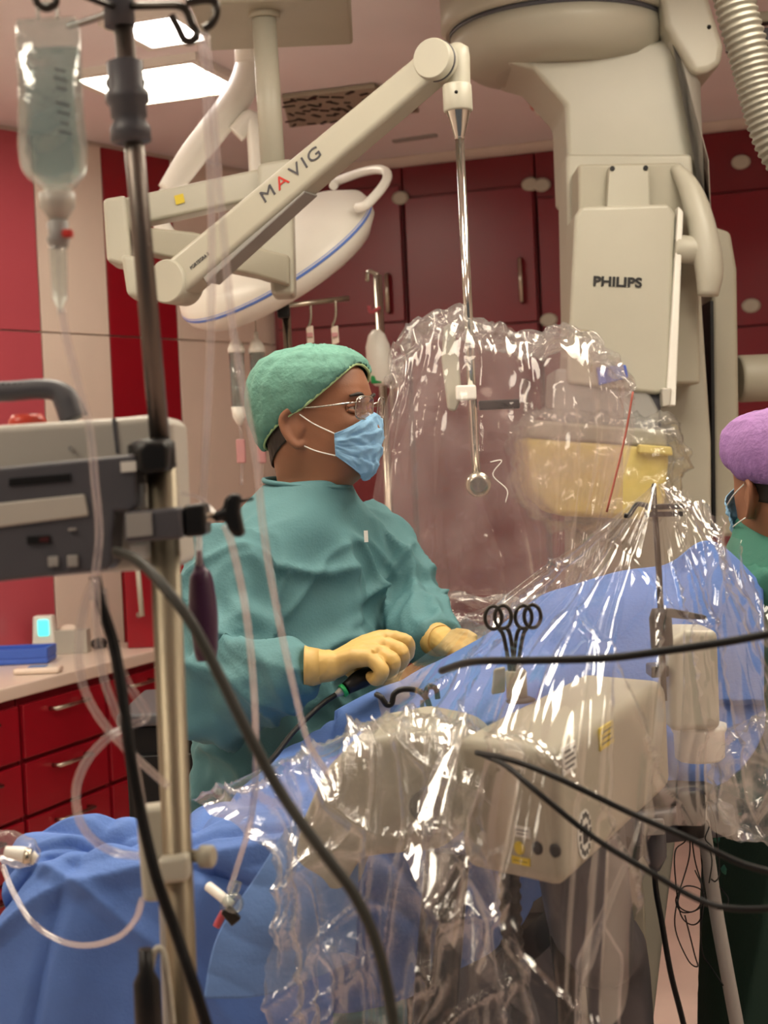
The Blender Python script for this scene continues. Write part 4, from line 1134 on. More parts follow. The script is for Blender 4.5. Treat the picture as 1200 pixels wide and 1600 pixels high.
def dfold(u, v, p):
    x, y, z = p
    w = nz(x * 3, y * 3, z * 3)
    return .022 * ridge(nz(x * 7 + w, y * 5, z * 3)) ** 3 + .012 * ridge(nz((x + z) * 11, y * 9, (z - x) * 4 + 5)) ** 5 + .004 * nz(x * 24, y * 24, z * 24) - .016 if z < 1.17 else .008 * ridge(nz(x * 5 + w, y * 4, z * 2)) ** 4 + .002 * nz(x * 14, y * 14, z * 14) - .008
drows = [
    [(270, 1290, 2.34), (340, 1250, 2.36), (410, 1208, 2.38), (480, 1146, 2.42), (560, 1098, 2.46), (640, 1058, 2.5), (700, 1030, 2.52), (770, 990, 2.56), (840, 940, 2.6), (890, 922, 2.6), (960, 900, 2.6), (1050, 880, 2.58), (1112, 846, 2.5), (1190, 918, 2.46)],
    [(275, 1300, 2.22), (340, 1275, 2.24), (410, 1240, 2.26), (490, 1190, 2.3), (570, 1140, 2.34), (650, 1095, 2.38), (710, 1065, 2.42), (780, 1035, 2.46), (850, 1005, 2.5), (900, 975, 2.5), (965, 955, 2.5), (1050, 950, 2.48), (1112, 945, 2.44), (1192, 985, 2.42)],
    [(280, 1325, 2.12), (340, 1305, 2.14), (410, 1280, 2.14), (490, 1240, 2.16), (570, 1200, 2.18), (650, 1160, 2.22), (710, 1130, 2.26), (780, 1100, 2.32), (850, 1080, 2.4), (900, 1070, 2.42), (965, 1065, 2.42), (1050, 1080, 2.4), (1112, 1080, 2.4), (1194, 1080, 2.38)],
    [(280, 1400, 2.09), (340, 1390, 2.09), (410, 1370, 2.09), (490, 1340, 2.1), (570, 1300, 2.12), (650, 1270, 2.15), (710, 1250, 2.2), (780, 1230, 2.26), (850, 1220, 2.34), (900, 1200, 2.38), (965, 1190, 2.4), (1050, 1180, 2.38), (1112, 1160, 2.38), (1192, 1140, 2.36)],
    [(280, 1560, 2.08), (340, 1580, 2.08), (410, 1590, 2.08), (490, 1590, 2.09), (570, 1580, 2.1), (650, 1560, 2.12), (710, 1520, 2.16), (780, 1470, 2.22), (850, 1380, 2.32), (900, 1275, 2.36), (975, 1258, 2.38), (1070, 1256, 2.37), (1110, 1236, 2.37), (1160, 1205, 2.35)],
]
b = MB(); b.grid(gridsurf([PR(r) for r in drows], 190, 110, dfold))
tag(b.build('table_drape', M['blue'], solid=.002), 'blue surgical drape spread over the operating table and up at the right', 'drape')
lrows = [
    [(14, 1330, 2.02), (40, 1296, 2.02), (100, 1278, 2.02), (180, 1271, 2.03), (260, 1272, 2.04), (340, 1276, 2.04), (430, 1268, 2.04), (520, 1262, 2.04)],
    [(4, 1390, 1.95), (40, 1360, 1.95), (100, 1345, 1.95), (180, 1342, 1.95), (260, 1345, 1.95), (340, 1350, 1.95), (430, 1350, 1.95), (520, 1350, 1.96)],
    [(-10, 1500, 1.93), (40, 1490, 1.92), (100, 1480, 1.91), (180, 1480, 1.93), (260, 1480, 1.92), (340, 1480, 1.94), (430, 1480, 1.94), (520, 1480, 1.94)],
    [(-30, 1700, 1.92), (40, 1700, 1.9), (100, 1700, 1.9), (180, 1700, 1.92), (260, 1700, 1.9), (340, 1700, 1.93), (430, 1700, 1.93), (520, 1700, 1.93)],
    [(-30, 2100, 1.92), (40, 2100, 1.9), (100, 2100, 1.9), (180, 2100, 1.92), (260, 2100, 1.9), (340, 2100, 1.93), (430, 2100, 1.93), (520, 2100, 1.93)]]
def hfold(u, v, p):
    x, y, z = p
    w = nz(x * 2.5, y * 2.5, z * 2.5) * .05
    d = .0015 * nz(x * 18, y * 18, z * 18) + .006 * nz(u * 3, v * 2, 5)
    for a, c, wd_, am in ((.9, .42, .07, .016), (1.15, .62, .09, -.014), (2.3, -.12, .08, .014), (2.45, .10, .06, -.012), (.25, .42, .05, .012), (.1, .66, .07, .012), (1.4, .30, .05, .010), (2.7, -.45, .06, .012)):
        q = abs(u * math.cos(a) + v * 1.6 * math.sin(a) - c + w) / wd_
        if q < 1: d += am * (1 - q) ** 1.3
    return d
b = MB(); b.grid(gridsurf([PR(r) for r in lrows], 120, 130, hfold))
tag(b.build('hanging_drape', M['blue'], solid=.002), 'blue drape with a rounded top hanging over the table end at the lower left', 'drape')
b = MB(); b.grid(gridsurf([PR(r) for r in [
    [(448, 1292, 1.86), (480, 1286, 1.87), (520, 1284, 1.88), (560, 1286, 1.88)],
    [(398, 1372, 1.82), (450, 1376, 1.83), (510, 1380, 1.84), (560, 1384, 1.85)],
    [(340, 1462, 1.79), (410, 1470, 1.80), (490, 1480, 1.82), (556, 1490, 1.83)],
    [(318, 1560, 1.77), (400, 1558, 1.79), (470, 1536, 1.81), (550, 1505, 1.83)]]], 70, 70, lambda u, v, p: dfold(u, v, p) * .35))
tag(b.build('drape_flap', M['blue2'], solid=.0015), 'lighter blue folded drape corner right of the drip pole', 'drape')

# ------------------------------------------------------------ boxy generator head under the plastic
ZB = 1.25
N = PZ(872, 1172, ZB); L = PZ(712, 1150, ZB); FR = PZ(1042, 1062, ZB); FL = L + (FR - N)
dN = (N - CAM).dot(CM @ V(0, 0, -1))
hB = N.z - P(880, 1394, dN).z
gx = thing('x_ray_head', 'boxy beige X-ray head with labels under the clear plastic tent', 'imaging machine', V((N.x + FL.x) / 2, (N.y + FL.y) / 2, ZB - hB))
b = MB(); b.prism([N, FR, FL, L], V(0, 0, -hB)); b.build('housing', M['beige2'], gx, bevel=.018, seg=4)
fn = V((FR - N).y, -(FR - N).x, 0).normalized()
if fn.dot(CAM - N) < 0: fn = -fn
ln_ = V((N - L).y, -(N - L).x, 0).normalized()
if ln_.dot(CAM - N) < 0: ln_ = -ln_
fr_ = (FR - N).normalized(); lr_ = (N - L).normalized()
def on_face(px, py, rightface=True):
    return PW(px, py, N, FR) if rightface else PW(px, py, L, N)
def label(px, py, w, h, m, rightface=True, name='label_patch', lines=0, par=gx):
    q = on_face(px, py, rightface); X = fr_ if rightface else lr_; n = fn if rightface else ln_
    b = MB(); b.box(q + n * .001, (w, .002, h), (X, n, V(0, 0, 1))); o = b.build(name, m, par)
    if lines:
        b = MB()
        for i in range(lines):
            b.box(q + n * .0023 + V(0, 0, h * (.5 - (i + 1) / (lines + 1))) + X * (-.06 * w * (i % 2)), (w * (.8 - .12 * (i % 2)), .0006, h * .06), (X, n, V(0, 0, 1)))
        p = b.build('print', M['print_'], o); p['kind'] = 'stuff'
    return o
label(946, 1149, .062, .026, M['amber'], True, 'warning_label', 3)
label(888, 1184, .05, .03, M['paper'], True, 'type_label', 4)
label(818, 1300, .022, .012, M['paper'], False, 'type_label', 2)
label(815, 1345, .026, .008, M['amber'], False, 'warning_label', 1)
for px, py in ((812, 1325), (840, 1325), (867, 1329)):
    q = on_face(px, py, False); b = MB(); b.lathe([(.0075, -.002), (.0075, .001), (.005, .002)], q, ln_, 16); b.build('socket', M['black'] if px > 820 else M['amber'], gx)
q = on_face(912, 1303); b = MB(); b.lathe([(.026, 0), (.0275, .0015)], q, fn, 36); em = b.build('round_emblem', M['paper'], gx)
b = MB()
for i in range(14):
    a = 2 * math.pi * i / 14; b.box(q + fn * .0022 + (fr_ * math.cos(a) + V(0, 0, 1) * math.sin(a)) * .021, (.004, .0008, .006), (fr_, fn, V(0, 0, 1)))
b.box(q + fn * .0022, (.018, .0008, .02), (fr_, fn, V(0, 0, 1)))
p = b.build('emblem_print', M['print_'], em); p['kind'] = 'stuff'
b = MB(); mN = N.lerp(FL, .5); b.tube([V(mN.x, mN.y, ZB - hB + .005), V(mN.x + .03, mN.y + .1, ZB - hB - .18), V(mN.x + .1, mN.y + .4, ZB - hB - .35), V(mN.x + .12, mN.y + .5, .06)], [.06, .055, .05, .05], 16, samples=20); b.build('support_leg', M['dkgrey'], gx)

# rounded tube housing in the lower centre
ho = MB(); ho.prism([P(x, y, 1.84) for x, y in ((447, 1380), (440, 1440), (462, 1458), (505, 1466), (525, 1440), (555, 1345), (690, 1330), (770, 1262), (764, 1196), (722, 1156), (645, 1140), (565, 1154), (505, 1205), (468, 1290))], V(.03, .2, 0))
hu = union([ho], .008, 14)
xt = thing('tube_housing', 'rounded beige tube housing wrapped in crinkled plastic, lower centre', 'imaging machine', P(600, 1466, 1.9))
hu.build('shell', M['beige2'], xt)
b = MB(); b.lathe([(.02, 0), (.02, .006), (.012, .008)], P(665, 1258, 1.845), (0, -1, 0), 20); b.build('grip_hole', M['black'], xt)
pbox('lever', [(655, 1235), (672, 1232), (682, 1300), (668, 1320)], 1.82, .02, M['dkgrey'], xt, .004)
b = MB(); b.tube(PR([(700, 1330, 1.93), (690, 1450, 1.92), (680, 1600, 1.9), (676, 1900, 1.9)]), .028, 16, samples=20); b.build('support_post', M['dmetal'], xt)
hz = catmull([list(P(788, 1230, 1.9)), list(P(795, 1330, 1.88)), list(P(800, 1460, 1.87)), list(P(815, 1600, 1.87)), list(P(820, 1800, 1.87))], 120)
b = MB(); b.tube([Vector(p) for p in hz], [.012 + (.002 if (i // 2) % 2 else 0) for i in range(120)], 14)
tag(b.build('ribbed_hose', M['rubber'], smooth=True), 'black ribbed hose running down beside the X-ray head', 'hose')
b = MB(); b.tube(PR([(870, 1400, 2.0), (880, 1480, 2.0), (890, 1600, 2.0), (895, 1900, 2.0)]), .016, 12, samples=16)
tag(b.build('support_tube', M['dmetal']), 'dark metal tube standing below the X-ray head', 'tube')

# dark cabinet added below the X-ray head for the shade under the table
dk = thing('dark_filler_cabinet', 'added dark equipment cabinet filling the shade under the X-ray head', 'cabinet', P(800, 2200, 2.45))
gz = P(760, 1440, 2.4)
b = MB(); b.box(V(gz.x + .0, gz.y + .12, gz.z / 2 + .03), (.26, .18, gz.z - .06)); b.build('body', mat('filler_cabinet_dark', (52, 50, 44), .5), dk, bevel=.01)
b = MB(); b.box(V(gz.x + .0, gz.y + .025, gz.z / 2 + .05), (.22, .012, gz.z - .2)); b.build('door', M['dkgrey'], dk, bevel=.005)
for i in (-1, 1):
    for j in (-1, 1):
        b = MB(); b.lathe([(.025, 0), (.025, .06)], V(gz.x + .0 + i * .1, gz.y + .12 + j * .06, 0), (0, 0, 1), 12); b.build('foot', M['black'], dk)
# beige upright unit at the right, with rounded foot
iu = thing('upright_unit', 'beige upright unit with a rounded foot, right of the X-ray head', 'device', P(1090, 1182, 2.22))
pbox('housing', [(1046, 1000), (1070, 985), (1122, 985), (1127, 1140), (1048, 1144)], 2.2, .1, M['beige'], iu, .01)
pbox('top_plate', [(1018, 1042), (1046, 1040), (1046, 1058), (1018, 1060)], 2.19, .05, M['dmetal'], iu, .003)
b = MB(); q = P(1092, 1140, 2.25); b.lathe([(.030, -.045), (.036, -.04), (.037, -.005), (.040, 0), (.040, .008)], q, (0, 0, 1), 32); b.build('foot_cap', M['bwhite'], iu)

# ------------------------------------------------------------ plastic tent over X-ray head and stand
rays = [  # apex, quarter, mid, end
    [(1018, 762, 2.1), (915, 840, 2.2), (800, 922, 2.28), (590, 1080, 2.3)],
    [(1019, 758, 2.09), (905, 880, 2.12), (790, 985, 2.1), (610, 1210, 1.9)],
    [(1021, 756, 2.08), (905, 920, 1.98), (790, 1070, 1.80), (670, 1420, 1.62)],
    [(1022, 755, 2.07), (930, 930, 1.92), (860, 1110, 1.66), (790, 1560, 1.52)],
    [(1023, 755, 2.07), (975, 920, 1.9), (930, 1110, 1.68), (900, 1620, 1.52)],
    [(1024, 755, 2.07), (1010, 915, 1.92), (990, 1080, 1.78), (975, 1560, 1.60)],
    [(1025, 755, 2.07), (1035, 900, 1.96), (1035, 1050, 1.88), (1005, 1320, 1.80)],
    [(1026, 756, 2.07), (1058, 880, 2.0), (1075, 1030, 1.96), (1080, 1290, 1.92)],
    [(1028, 758, 2.08), (1078, 860, 2.04), (1110, 990, 2.02), (1160, 1310, 1.98)],
    [(1030, 760, 2.09), (1090, 830, 2.08), (1135, 940, 2.08), (1220, 1200, 2.08)],
    [(1032, 764, 2.11), (1078, 790, 2.14), (1112, 812, 2.16), (1215, 1010, 2.18)]]
trows = [[rays[i][k] for i in range(len(rays))] for k in range(4)]
def tentf(u, v, p):
    x, y, z = p
    w = nz(u * 3, v * 2, 11) * .15
    radial = ridge(nz((u + w * .2) * 9, v * .5, 4.2)) ** 30 * .018 * min(1, (v * 1.5) ** 1.6) * (1 - .3 * v) + ridge(nz(u * 11 + 5, v * .7, 1.2)) ** 20 * .006 * min(1, v * 1.5)
    cr = ridge(nz(x * 6 + z * 5, y * 4, z * 3 - x * 3)) ** 26 * .012 * min(1, v * 1.4) + nz(x * 6, y * 6, z * 5) * .006 * v
    right = max(0, u - .66) * (ridge(nz(u * 16, v * 4, 8)) ** 6 * .03 + ridge(nz(u * 9 + v * 7, v * 5, 3)) ** 10 * .03)
    return -(radial + cr + right)
b = MB(); A = gridsurf([PR(r) for r in trows], 230, 170, tentf); b.grid(A)
tag(b.build('plastic_tent', M['film']), 'large clear plastic sheet draped like a tent over the X-ray head', 'plastic cover')
# crinkled wrap over the tube housing
wrows = [
    [(300, 1254, 2.05), (400, 1206, 2.04), (500, 1166, 2.03), (580, 1138, 2.02), (660, 1123, 2.02), (740, 1136, 2.02), (810, 1185, 2.02)],
    [(330, 1268, 1.84), (420, 1232, 1.82), (500, 1196, 1.79), (580, 1166, 1.77), (660, 1152, 1.76), (740, 1166, 1.76), (806, 1215, 1.76)],
    [(428, 1330, 1.78), (470, 1320, 1.76), (520, 1310, 1.74), (600, 1310, 1.73), (670, 1300, 1.73), (740, 1300, 1.73), (800, 1320, 1.74)],
    [(432, 1440, 1.76), (476, 1470, 1.74), (530, 1480, 1.72), (600, 1470, 1.71), (670, 1460, 1.71), (740, 1455, 1.71), (800, 1450, 1.73)],
    [(455, 1640, 1.76), (500, 1640, 1.73), (550, 1640, 1.7), (620, 1640, 1.7), (690, 1640, 1.69), (760, 1640, 1.69), (840, 1640, 1.71)],
    [(470, 1820, 1.76), (510, 1820, 1.73), (560, 1820, 1.7), (630, 1820, 1.7), (690, 1820, 1.69), (760, 1820, 1.69), (850, 1820, 1.71)]]
def wrapf(u, v, p):
    x, y, z = p
    w = nz(x * 5, y * 5, z * 5) * .12
    s = (vor2(x * 7 + w, y * 5, z * 6) - .25) * .022 + ridge(nz(u * 9, v * 3 + u * 3, 2)) ** 10 * .024 + nz(x * 16, y * 16, z * 13) * .006
    s += ridge(nz((x + z + w) * 9, y * 6, (z - x) * 4)) ** 12 * .020 + ridge(nz((x - z + w) * 12, y * 6, (z + x) * 5)) ** 12 * .012
    return -s * min(1, .15 + v * 4)
b = MB(); b.grid(gridsurf([PR(r) for r in wrows], 190, 180, wrapf))
tag(b.build('tube_wrap', M['crumple']), 'heavily crinkled clear plastic wrap over the rounded tube housing', 'plastic cover')
# small crinkled wraps: right edge below drape, left edge packet
for nm, lb, pts, d, th, am in (('edge_wrap', 'bunched clear plastic hanging at the right edge above the dark gown', [(1122, 1190), (1150, 1150), (1215, 1120), (1225, 1330), (1170, 1320), (1130, 1270)], 2.2, .08, .02),
                               ('instrument_packet', 'crumpled shiny clear packet at the left edge on the blue drape', [(-30, 1310), (10, 1300), (48, 1318), (60, 1345), (50, 1358), (-30, 1350)], 1.75, .03, .008)):
    c = MB(); c.prism([P(x, y, d) for x, y in pts], V(0, th, 0)); c = union([c], .006, 4)
    displace(c, lambda p, n: (vor2(p.x * 26, p.y * 20, p.z * 26) - .25) * am + nz(p.x * 60, p.y * 60, p.z * 60) * am * .4)
    tag(c.build(nm, M['crumple']), lb, 'plastic cover' if nm == 'edge_wrap' else 'packet')

# ------------------------------------------------------------ rod stand holding the tent
rs_ = thing('rod_stand', 'thin metal rod stand with black hook clamp at the tent peak', 'stand', P(1038, 1090, 2.1))
b = MB(); b.tube(PR([(1021, 770, 2.1), (1030, 900, 2.1), (1038, 1095, 2.1)]), .0042, 12); b.build('rod', M['dmetal'], rs_)
b = MB(); b.tube(PR([(1021, 770, 2.1), (1022, 757, 2.09)]), [.0042, .003], 10); b.build('rod_tip', M['black'], rs_)
pbox('clamp_jaw', [(1010, 788), (1070, 787), (1071, 795), (1010, 797)], 2.09, .015, M['black'], rs_, .002)
pbox('clamp_jaw', [(1009, 800), (1068, 799), (1068, 807), (1009, 808)], 2.09, .015, M['black'], rs_, .002)
b = MB(); b.tube(PR([(1012, 790, 2.095), (996, 788, 2.09), (988, 798, 2.085), (982, 806, 2.08), (975, 805, 2.08)]), .0035, 10, samples=20); b.build('hook', M['black'], rs_)
b = MB(); q = P(1033, 985, 2.095); b.lathe([(.012, -.03), (.0155, -.022), (.0155, .018), (.011, .03)], q, P(1031, 960, 2.1) - P(1034, 1010, 2.1), 16); b.build('grip', M['black'], rs_)
b = MB(); b.prism([P(1028, 952, 2.085), P(1050, 951, 2.085), P(1104, 962, 2.06), P(1106, 968, 2.06), P(1075, 968, 2.07), P(1030, 964, 2.085)], V(0, .01, 0)); b.build('lever', M['black'], rs_, bevel=.002)
# hooks on the drape
hk = thing('wire_hook', 'black double hook clipped to the drape near the gloved hand', 'hook', P(650, 1118, 2.15))
b = MB(); b.tube(PR([(588, 1085, 2.17), (596, 1090, 2.16), (604, 1101, 2.16), (612, 1099, 2.16), (616, 1084, 2.16), (630, 1077, 2.16), (652, 1079, 2.16), (664, 1088, 2.15), (671, 1104, 2.15), (673, 1120, 2.15)]), .0042, 10, samples=50); b.build('wire', M['black'], hk)
b = MB(); b.tube(PR([(664, 1088, 2.15), (668, 1075, 2.15), (676, 1073, 2.15), (682, 1078, 2.15), (684, 1092, 2.15)]), .004, 10, samples=24); b.build('clip_end', M['black'], hk)
b = MB(); b.tube(PR([(660, 1094, 2.14), (659, 1122, 2.14)]), .003, 8); b.build('pin', M['dkgrey'], hk)

# ------------------------------------------------------------ clamps standing in a holder
hd = thing('clamp_holder', 'beige tube on a black foot holding two clamps on the X-ray head', 'holder', P(812, 1098, 1.97))
b = MB(); b.lathe([(.0135, .002), (.0135, .036), (.0125, .038), (.011, .03), (.011, .004)], P(808, 1093, 1.97), (0, 0, 1), 20); b.build('sleeve', M['beige2'], hd)
b = MB(); b.lathe([(.016, 0), (.018, .003), (.012, .006)], P(814, 1097, 1.96), (0, 0, 1), 20, sx=1.2); b.build('foot', M['black'], hd)
pbox('side_plate', [(772, 1046), (790, 1042), (790, 1082), (768, 1086)], 1.99, .01, M['beige2'], hd, .003)
def clampt(lb, cx1, cy1, cx2, cy2, rx, d):
    t = thing('clamp', lb, 'clamp', P(803, 1050, d), 'ring-handled clamps in the holder')
    for cx, cy, bx_ in ((cx1, cy1, 799), (cx2, cy2, 806)):
        b = MB(); ring = []
        for i in range(24):
            a = 2 * math.pi * i / 24; ring.append(P(cx + rx * math.cos(a), cy + 18 * math.sin(a), d))
        b.tube(ring, .0026, 8, closed=True); b.tube(PR([(cx + (bx_ - cx) * .3, cy + 17, d), ((cx + bx_) / 2 + (bx_ - cx) * .1, (cy + 1030) / 2, d), (bx_, 1062, d)]), .0027, 8, samples=10); b.build('finger_ring', M['dmetal'], t)
    b = MB(); b.tube(PR([(802, 1058, d), (804, 1090, d)]), .003, 8); b.build('jaw', M['dmetal'], t)
clampt('dark steel ring-handled clamp, left of the pair on the X-ray head', 771, 965, 786, 964, 13, 1.965)
clampt('dark steel ring-handled clamp, right of the pair on the X-ray head', 818, 964, 832, 963, 13, 1.975)

# ------------------------------------------------------------ cables
def cable(name, lb, cat, pts, r, m, s=70, n=10):
    b = MB(); b.tube(PR(pts), r, n, samples=s)
    return tag(b.build(name, m), lb, cat)
cable('black_cable', 'thick black cable crossing in front of the clamps to the right edge', 'cable', [(690, 1048, 1.75), (740, 1034, 1.62), (830, 1032, 1.55), (950, 1028, 1.5), (1060, 1014, 1.47), (1140, 1002, 1.45), (1230, 985, 1.42)], .0042, M['rubber'])
cable('black_cable', 'upper of two thin black cables running from the tube wrap to the right', 'cable', [(745, 1176, 1.66), (800, 1188, 1.58), (870, 1215, 1.53), (980, 1268, 1.5), (1080, 1312, 1.47), (1160, 1350, 1.45), (1240, 1370, 1.43)], .0031, M['rubber'])
cable('black_cable', 'lower of two thin black cables curving to the right edge', 'cable', [(752, 1178, 1.67), (790, 1196, 1.58), (840, 1238, 1.53), (930, 1310, 1.5), (1020, 1365, 1.47), (1090, 1405, 1.45), (1150, 1420, 1.43), (1240, 1418, 1.42)], .0030, M['rubber'])
cable('black_cable', 'black cable with plug hanging below the drape beside the pedestal', 'cable', [(1022, 1350, 2.2), (1025, 1390, 2.2), (1034, 1440, 2.19), (1048, 1520, 2.18), (1068, 1600, 2.17), (1090, 1700, 2.16)], .0042, M['rubber'])
pl = thing('cable_plug', 'dark grey plug hanging under the drape edge', 'plug', P(1022, 1345, 2.2))
b = MB(); b.lathe([(.006, -.05), (.017, -.03), (.017, .01), (.014, .02)], P(1022, 1306, 2.2), (0, 0, 1), 18); b.build('body', M['dkgrey'], pl)
b = MB(); b.box(P(1021, 1292, 2.18), (.03, .012, .022)); b.build('label_patch', M['grey'], pl, bevel=.002)
# stand leg with tangle of thin wires
cable('grey_pole', 'slanting grey pole between the wires and the dark green gown', 'pole', [(1092, 1245, 2.3), (1105, 1330, 2.3), (1120, 1430, 2.3), (1140, 1540, 2.3), (1170, 1700, 2.3)], .0105, M['grey'], 20, 14)
b = MB(); b.lathe([(.02, -.03), (.022, 0), (.022, .03), (.016, .04)], P(1080, 1275, 2.3), (0, 0, 1), 16); tag(b.build('pole_clamp', M['black']), 'black clamp at the top of the slanting grey pole', 'clamp')
random.seed(11)
wl_labels = ['thin dark wire looping lowest among the tangle below the drape', 'thin dark wire with the round coil in the tangle below the drape', 'thin dark wire closest to the pedestal in the tangle', 'thin dark wire hanging straight along the grey pole', 'thin dark wire with a long loop right of the grey pole', 'thin dark wire trailing down to the floor side', 'short thin dark wire at the top of the tangle']
wp_ = [
    [(1070, 1260), (1078, 1330), (1060, 1400), (1055, 1450), (1075, 1500), (1090, 1510), (1085, 1490), (1070, 1430)],
    [(1076, 1260), (1085, 1340), (1098, 1390), (1090, 1420), (1065, 1425), (1056, 1405), (1070, 1385), (1095, 1390), (1102, 1410), (1080, 1425), (1060, 1415), (1062, 1395)],
    [(1064, 1265), (1072, 1310), (1055, 1330), (1056, 1380), (1064, 1430), (1082, 1445), (1096, 1432), (1098, 1390), (1086, 1360)],
    [(1100, 1255), (1098, 1300), (1112, 1340), (1108, 1380)],
    [(1108, 1252), (1118, 1290), (1124, 1360), (1118, 1377), (1112, 1374), (1128, 1390), (1138, 1405), (1132, 1418), (1118, 1420)],
    [(1090, 1255), (1095, 1330), (1100, 1400), (1095, 1450), (1098, 1490), (1110, 1510), (1130, 1540)],
    [(1104, 1252), (1100, 1275), (1108, 1290), (1102, 1310), (1112, 1322)]]
for lb, pts in zip(wl_labels, wp_):
    cable('thin_wire', lb, 'wire', [(x, y, 2.28 + .02 * math.sin(i * 1.7)) for i, (x, y) in enumerate(pts)], .0011, M['rubber'], 60, 6)
ob = [o for o in bpy.data.objects if o.name.startswith('thin_wire')]
for o in ob: o['group'] = 'tangle of thin wires under the drape'
# clear strands at the tent hem
cable('tape_strand', 'twisted clear plastic strand hanging from the tent hem', 'strand', [(1000, 1285, 1.72), (985, 1330, 1.7), (960, 1390, 1.68), (935, 1450, 1.66), (915, 1500, 1.65), (905, 1540, 1.65), (900, 1640, 1.65)], [.002, .003, .004, .006, .010, .004, .003], M['crumple'], 60)
cable('clear_loop', 'fine clear line looping below the X-ray head', 'tube', [(940, 1440, 1.66), (960, 1475, 1.66), (972, 1500, 1.66), (968, 1560, 1.66), (966, 1640, 1.66)], .0016, M['tubing'], 50)
# ------------------------------------------------------------ drip pole in the foreground
D = 1.4
def polx(y): return 190 + y * (100 / 1600)
dp = thing('drip_pole', 'steel drip pole with hooks standing in the left foreground', 'drip pole', V(P(300, 1600, D).x + .01, P(300, 1600, D).y, 0))
pt = P(polx(5), 5, D); pm = P(252, 715, D); pb_ = P(288, 1600, D)
b = MB(); b.tube([pt, pm], .0092, 20); b.build('upper_tube', M['dsteel'], dp)
lowd = (pb_ - pm); pf = pm + lowd * ((.06 - pm.z) / lowd.z)
b = MB(); b.tube([pm, pf], .0135, 22); b.build('lower_tube', M['psteel'], dp)
b = MB(); b.lathe([(.012, .012), (.0165, .010), (.0165, -.014), (.02, -.018), (.02, -.026), (.0165, -.03), (.0165, -.04), (.014, -.042), (.0185, -.05), (.0185, -.062), (.012, -.064)], P(196, 115, D), pt - pm, 20); b.build('height_lock', M['dkgrey'], dp)
for s in (-1, 1):
    b = MB(); b.ball(P(196 + s * 20, 130, D), (.007, .007, .007), 10, 8); b.build('lock_ear', M['dkgrey'], dp)
b = MB(); b.lathe([(.014, -.014), (.014, .02), (.008, .03)], P(186, 18, D), (0, 0, 1), 18); b.build('head', M['dkgrey'], dp)
b = MB(); b.tube(PR([(195, 10, D), (240, 9, D - .02), (278, 9, D - .03), (292, 18, D - .03), (300, 38, D - .03), (308, 52, D - .03), (300, 64, D - .03), (288, 62, D - .03), (279, 45, D - .03), (268, 24, D - .03)]), .0036, 10, samples=60); b.build('hook', M['dmetal'], dp)
b = MB(); b.tube(PR([(290, 5, D - .05), (320, 0, D - .05), (336, 4, D - .05), (338, 22, D - .05), (330, 38, D - .05), (318, 46, D - .05)]), .0036, 10, samples=40); b.build('hook', M['dmetal'], dp)
b = MB(); b.tube(PR([(180, 16, D), (150, 28, D + .05), (108, 41, D + .12)]), .0036, 10, samples=16); b.build('hook', M['dmetal'], dp)
b = MB(); b.tube(PR([(182, 12, D), (155, 2, D - .05), (120, -12, D - .09), (90, -20, D - .1), (60, -10, D - .1), (58, 4, D - .1), (72, 13, D - .1), (86, 6, D - .1), (87, -8, D - .1)]), .0034, 10, samples=60); b.build('hook', M['dmetal'], dp)
b = MB(); b.lathe([(.02, .0), (.0215, .004), (.0215, .026), (.016, .03)], P(240, 738, D), pt - pm, 20); b.build('tube_collar', M['black'], dp)
for i in range(5):
    a = 2 * math.pi * i / 5 + .3; b = MB(); e = V(math.cos(a), math.sin(a), 0)
    b.tube([V(pf.x, pf.y, .09), V(pf.x, pf.y, .08) + e * .2, V(pf.x, pf.y, .06) + e * .3], .014, 10); b.lathe([(.025, -.01), (.025, .01)], V(pf.x, pf.y, .026) + e * .3, V(-e.y, e.x, 0), 14); b.build('foot', M['dmetal'], dp)
# beige clamp on the pole near the drape
pc_ = thing('pole_bracket', 'beige pole bracket with round knob low on the drip pole', 'bracket', P(265, 1412, D))
pbox('back_plate', [(211, 1272), (222, 1264), (268, 1258), (276, 1410), (222, 1412)], D + .02, .03, M['beige'], pc_, .006)
pbox('jaw', [(245, 1344), (293, 1336), (296, 1378), (248, 1384)], D - .025, .03, M['beige'], pc_, .005)
b = MB(); b.lathe([(.006, -.02), (.006, 0), (.0105, .002), (.0105, .012), (.008, .014)], P(312, 1338, D), (1, -.3, 0), 18); b.build('knob', M['beige2'], pc_)
# black clamp assembly with wing knob
cl = thing('pump_clamp', 'black screw clamp with wing knob gripping the drip pole beside the monitor', 'clamp', P(270, 850, D))
pbox('upper_block', [(213, 700), (226, 688), (256, 688), (263, 700), (262, 736), (230, 742), (214, 740)], D - .03, .055, M['black'], cl, .006)
pbox('arm', [(192, 800), (282, 792), (286, 842), (194, 848)], D - .035, .03, M['dkgrey'], cl, .004)
pbox('jaw', [(285, 790), (318, 786), (322, 837), (287, 840)], D - .03, .05, M['black'], cl, .004)
b = MB(); b.tube(PR([(284, 814, D - .01), (345, 806, D - .01)]), .0042, 12); b.build('screw', M['steel'], cl)
pbox('wing_knob', [(350, 778), (362, 771), (376, 772), (374, 800), (382, 838), (366, 841), (356, 828), (350, 812), (334, 818), (332, 800), (348, 795)], D - .02, .022, M['black'], cl, .005)
b = MB(); b.tube(PR([(374, 784, D - .012), (396, 779, D - .012)]), .0015, 8); b.build('pin', M['rubber'], cl)

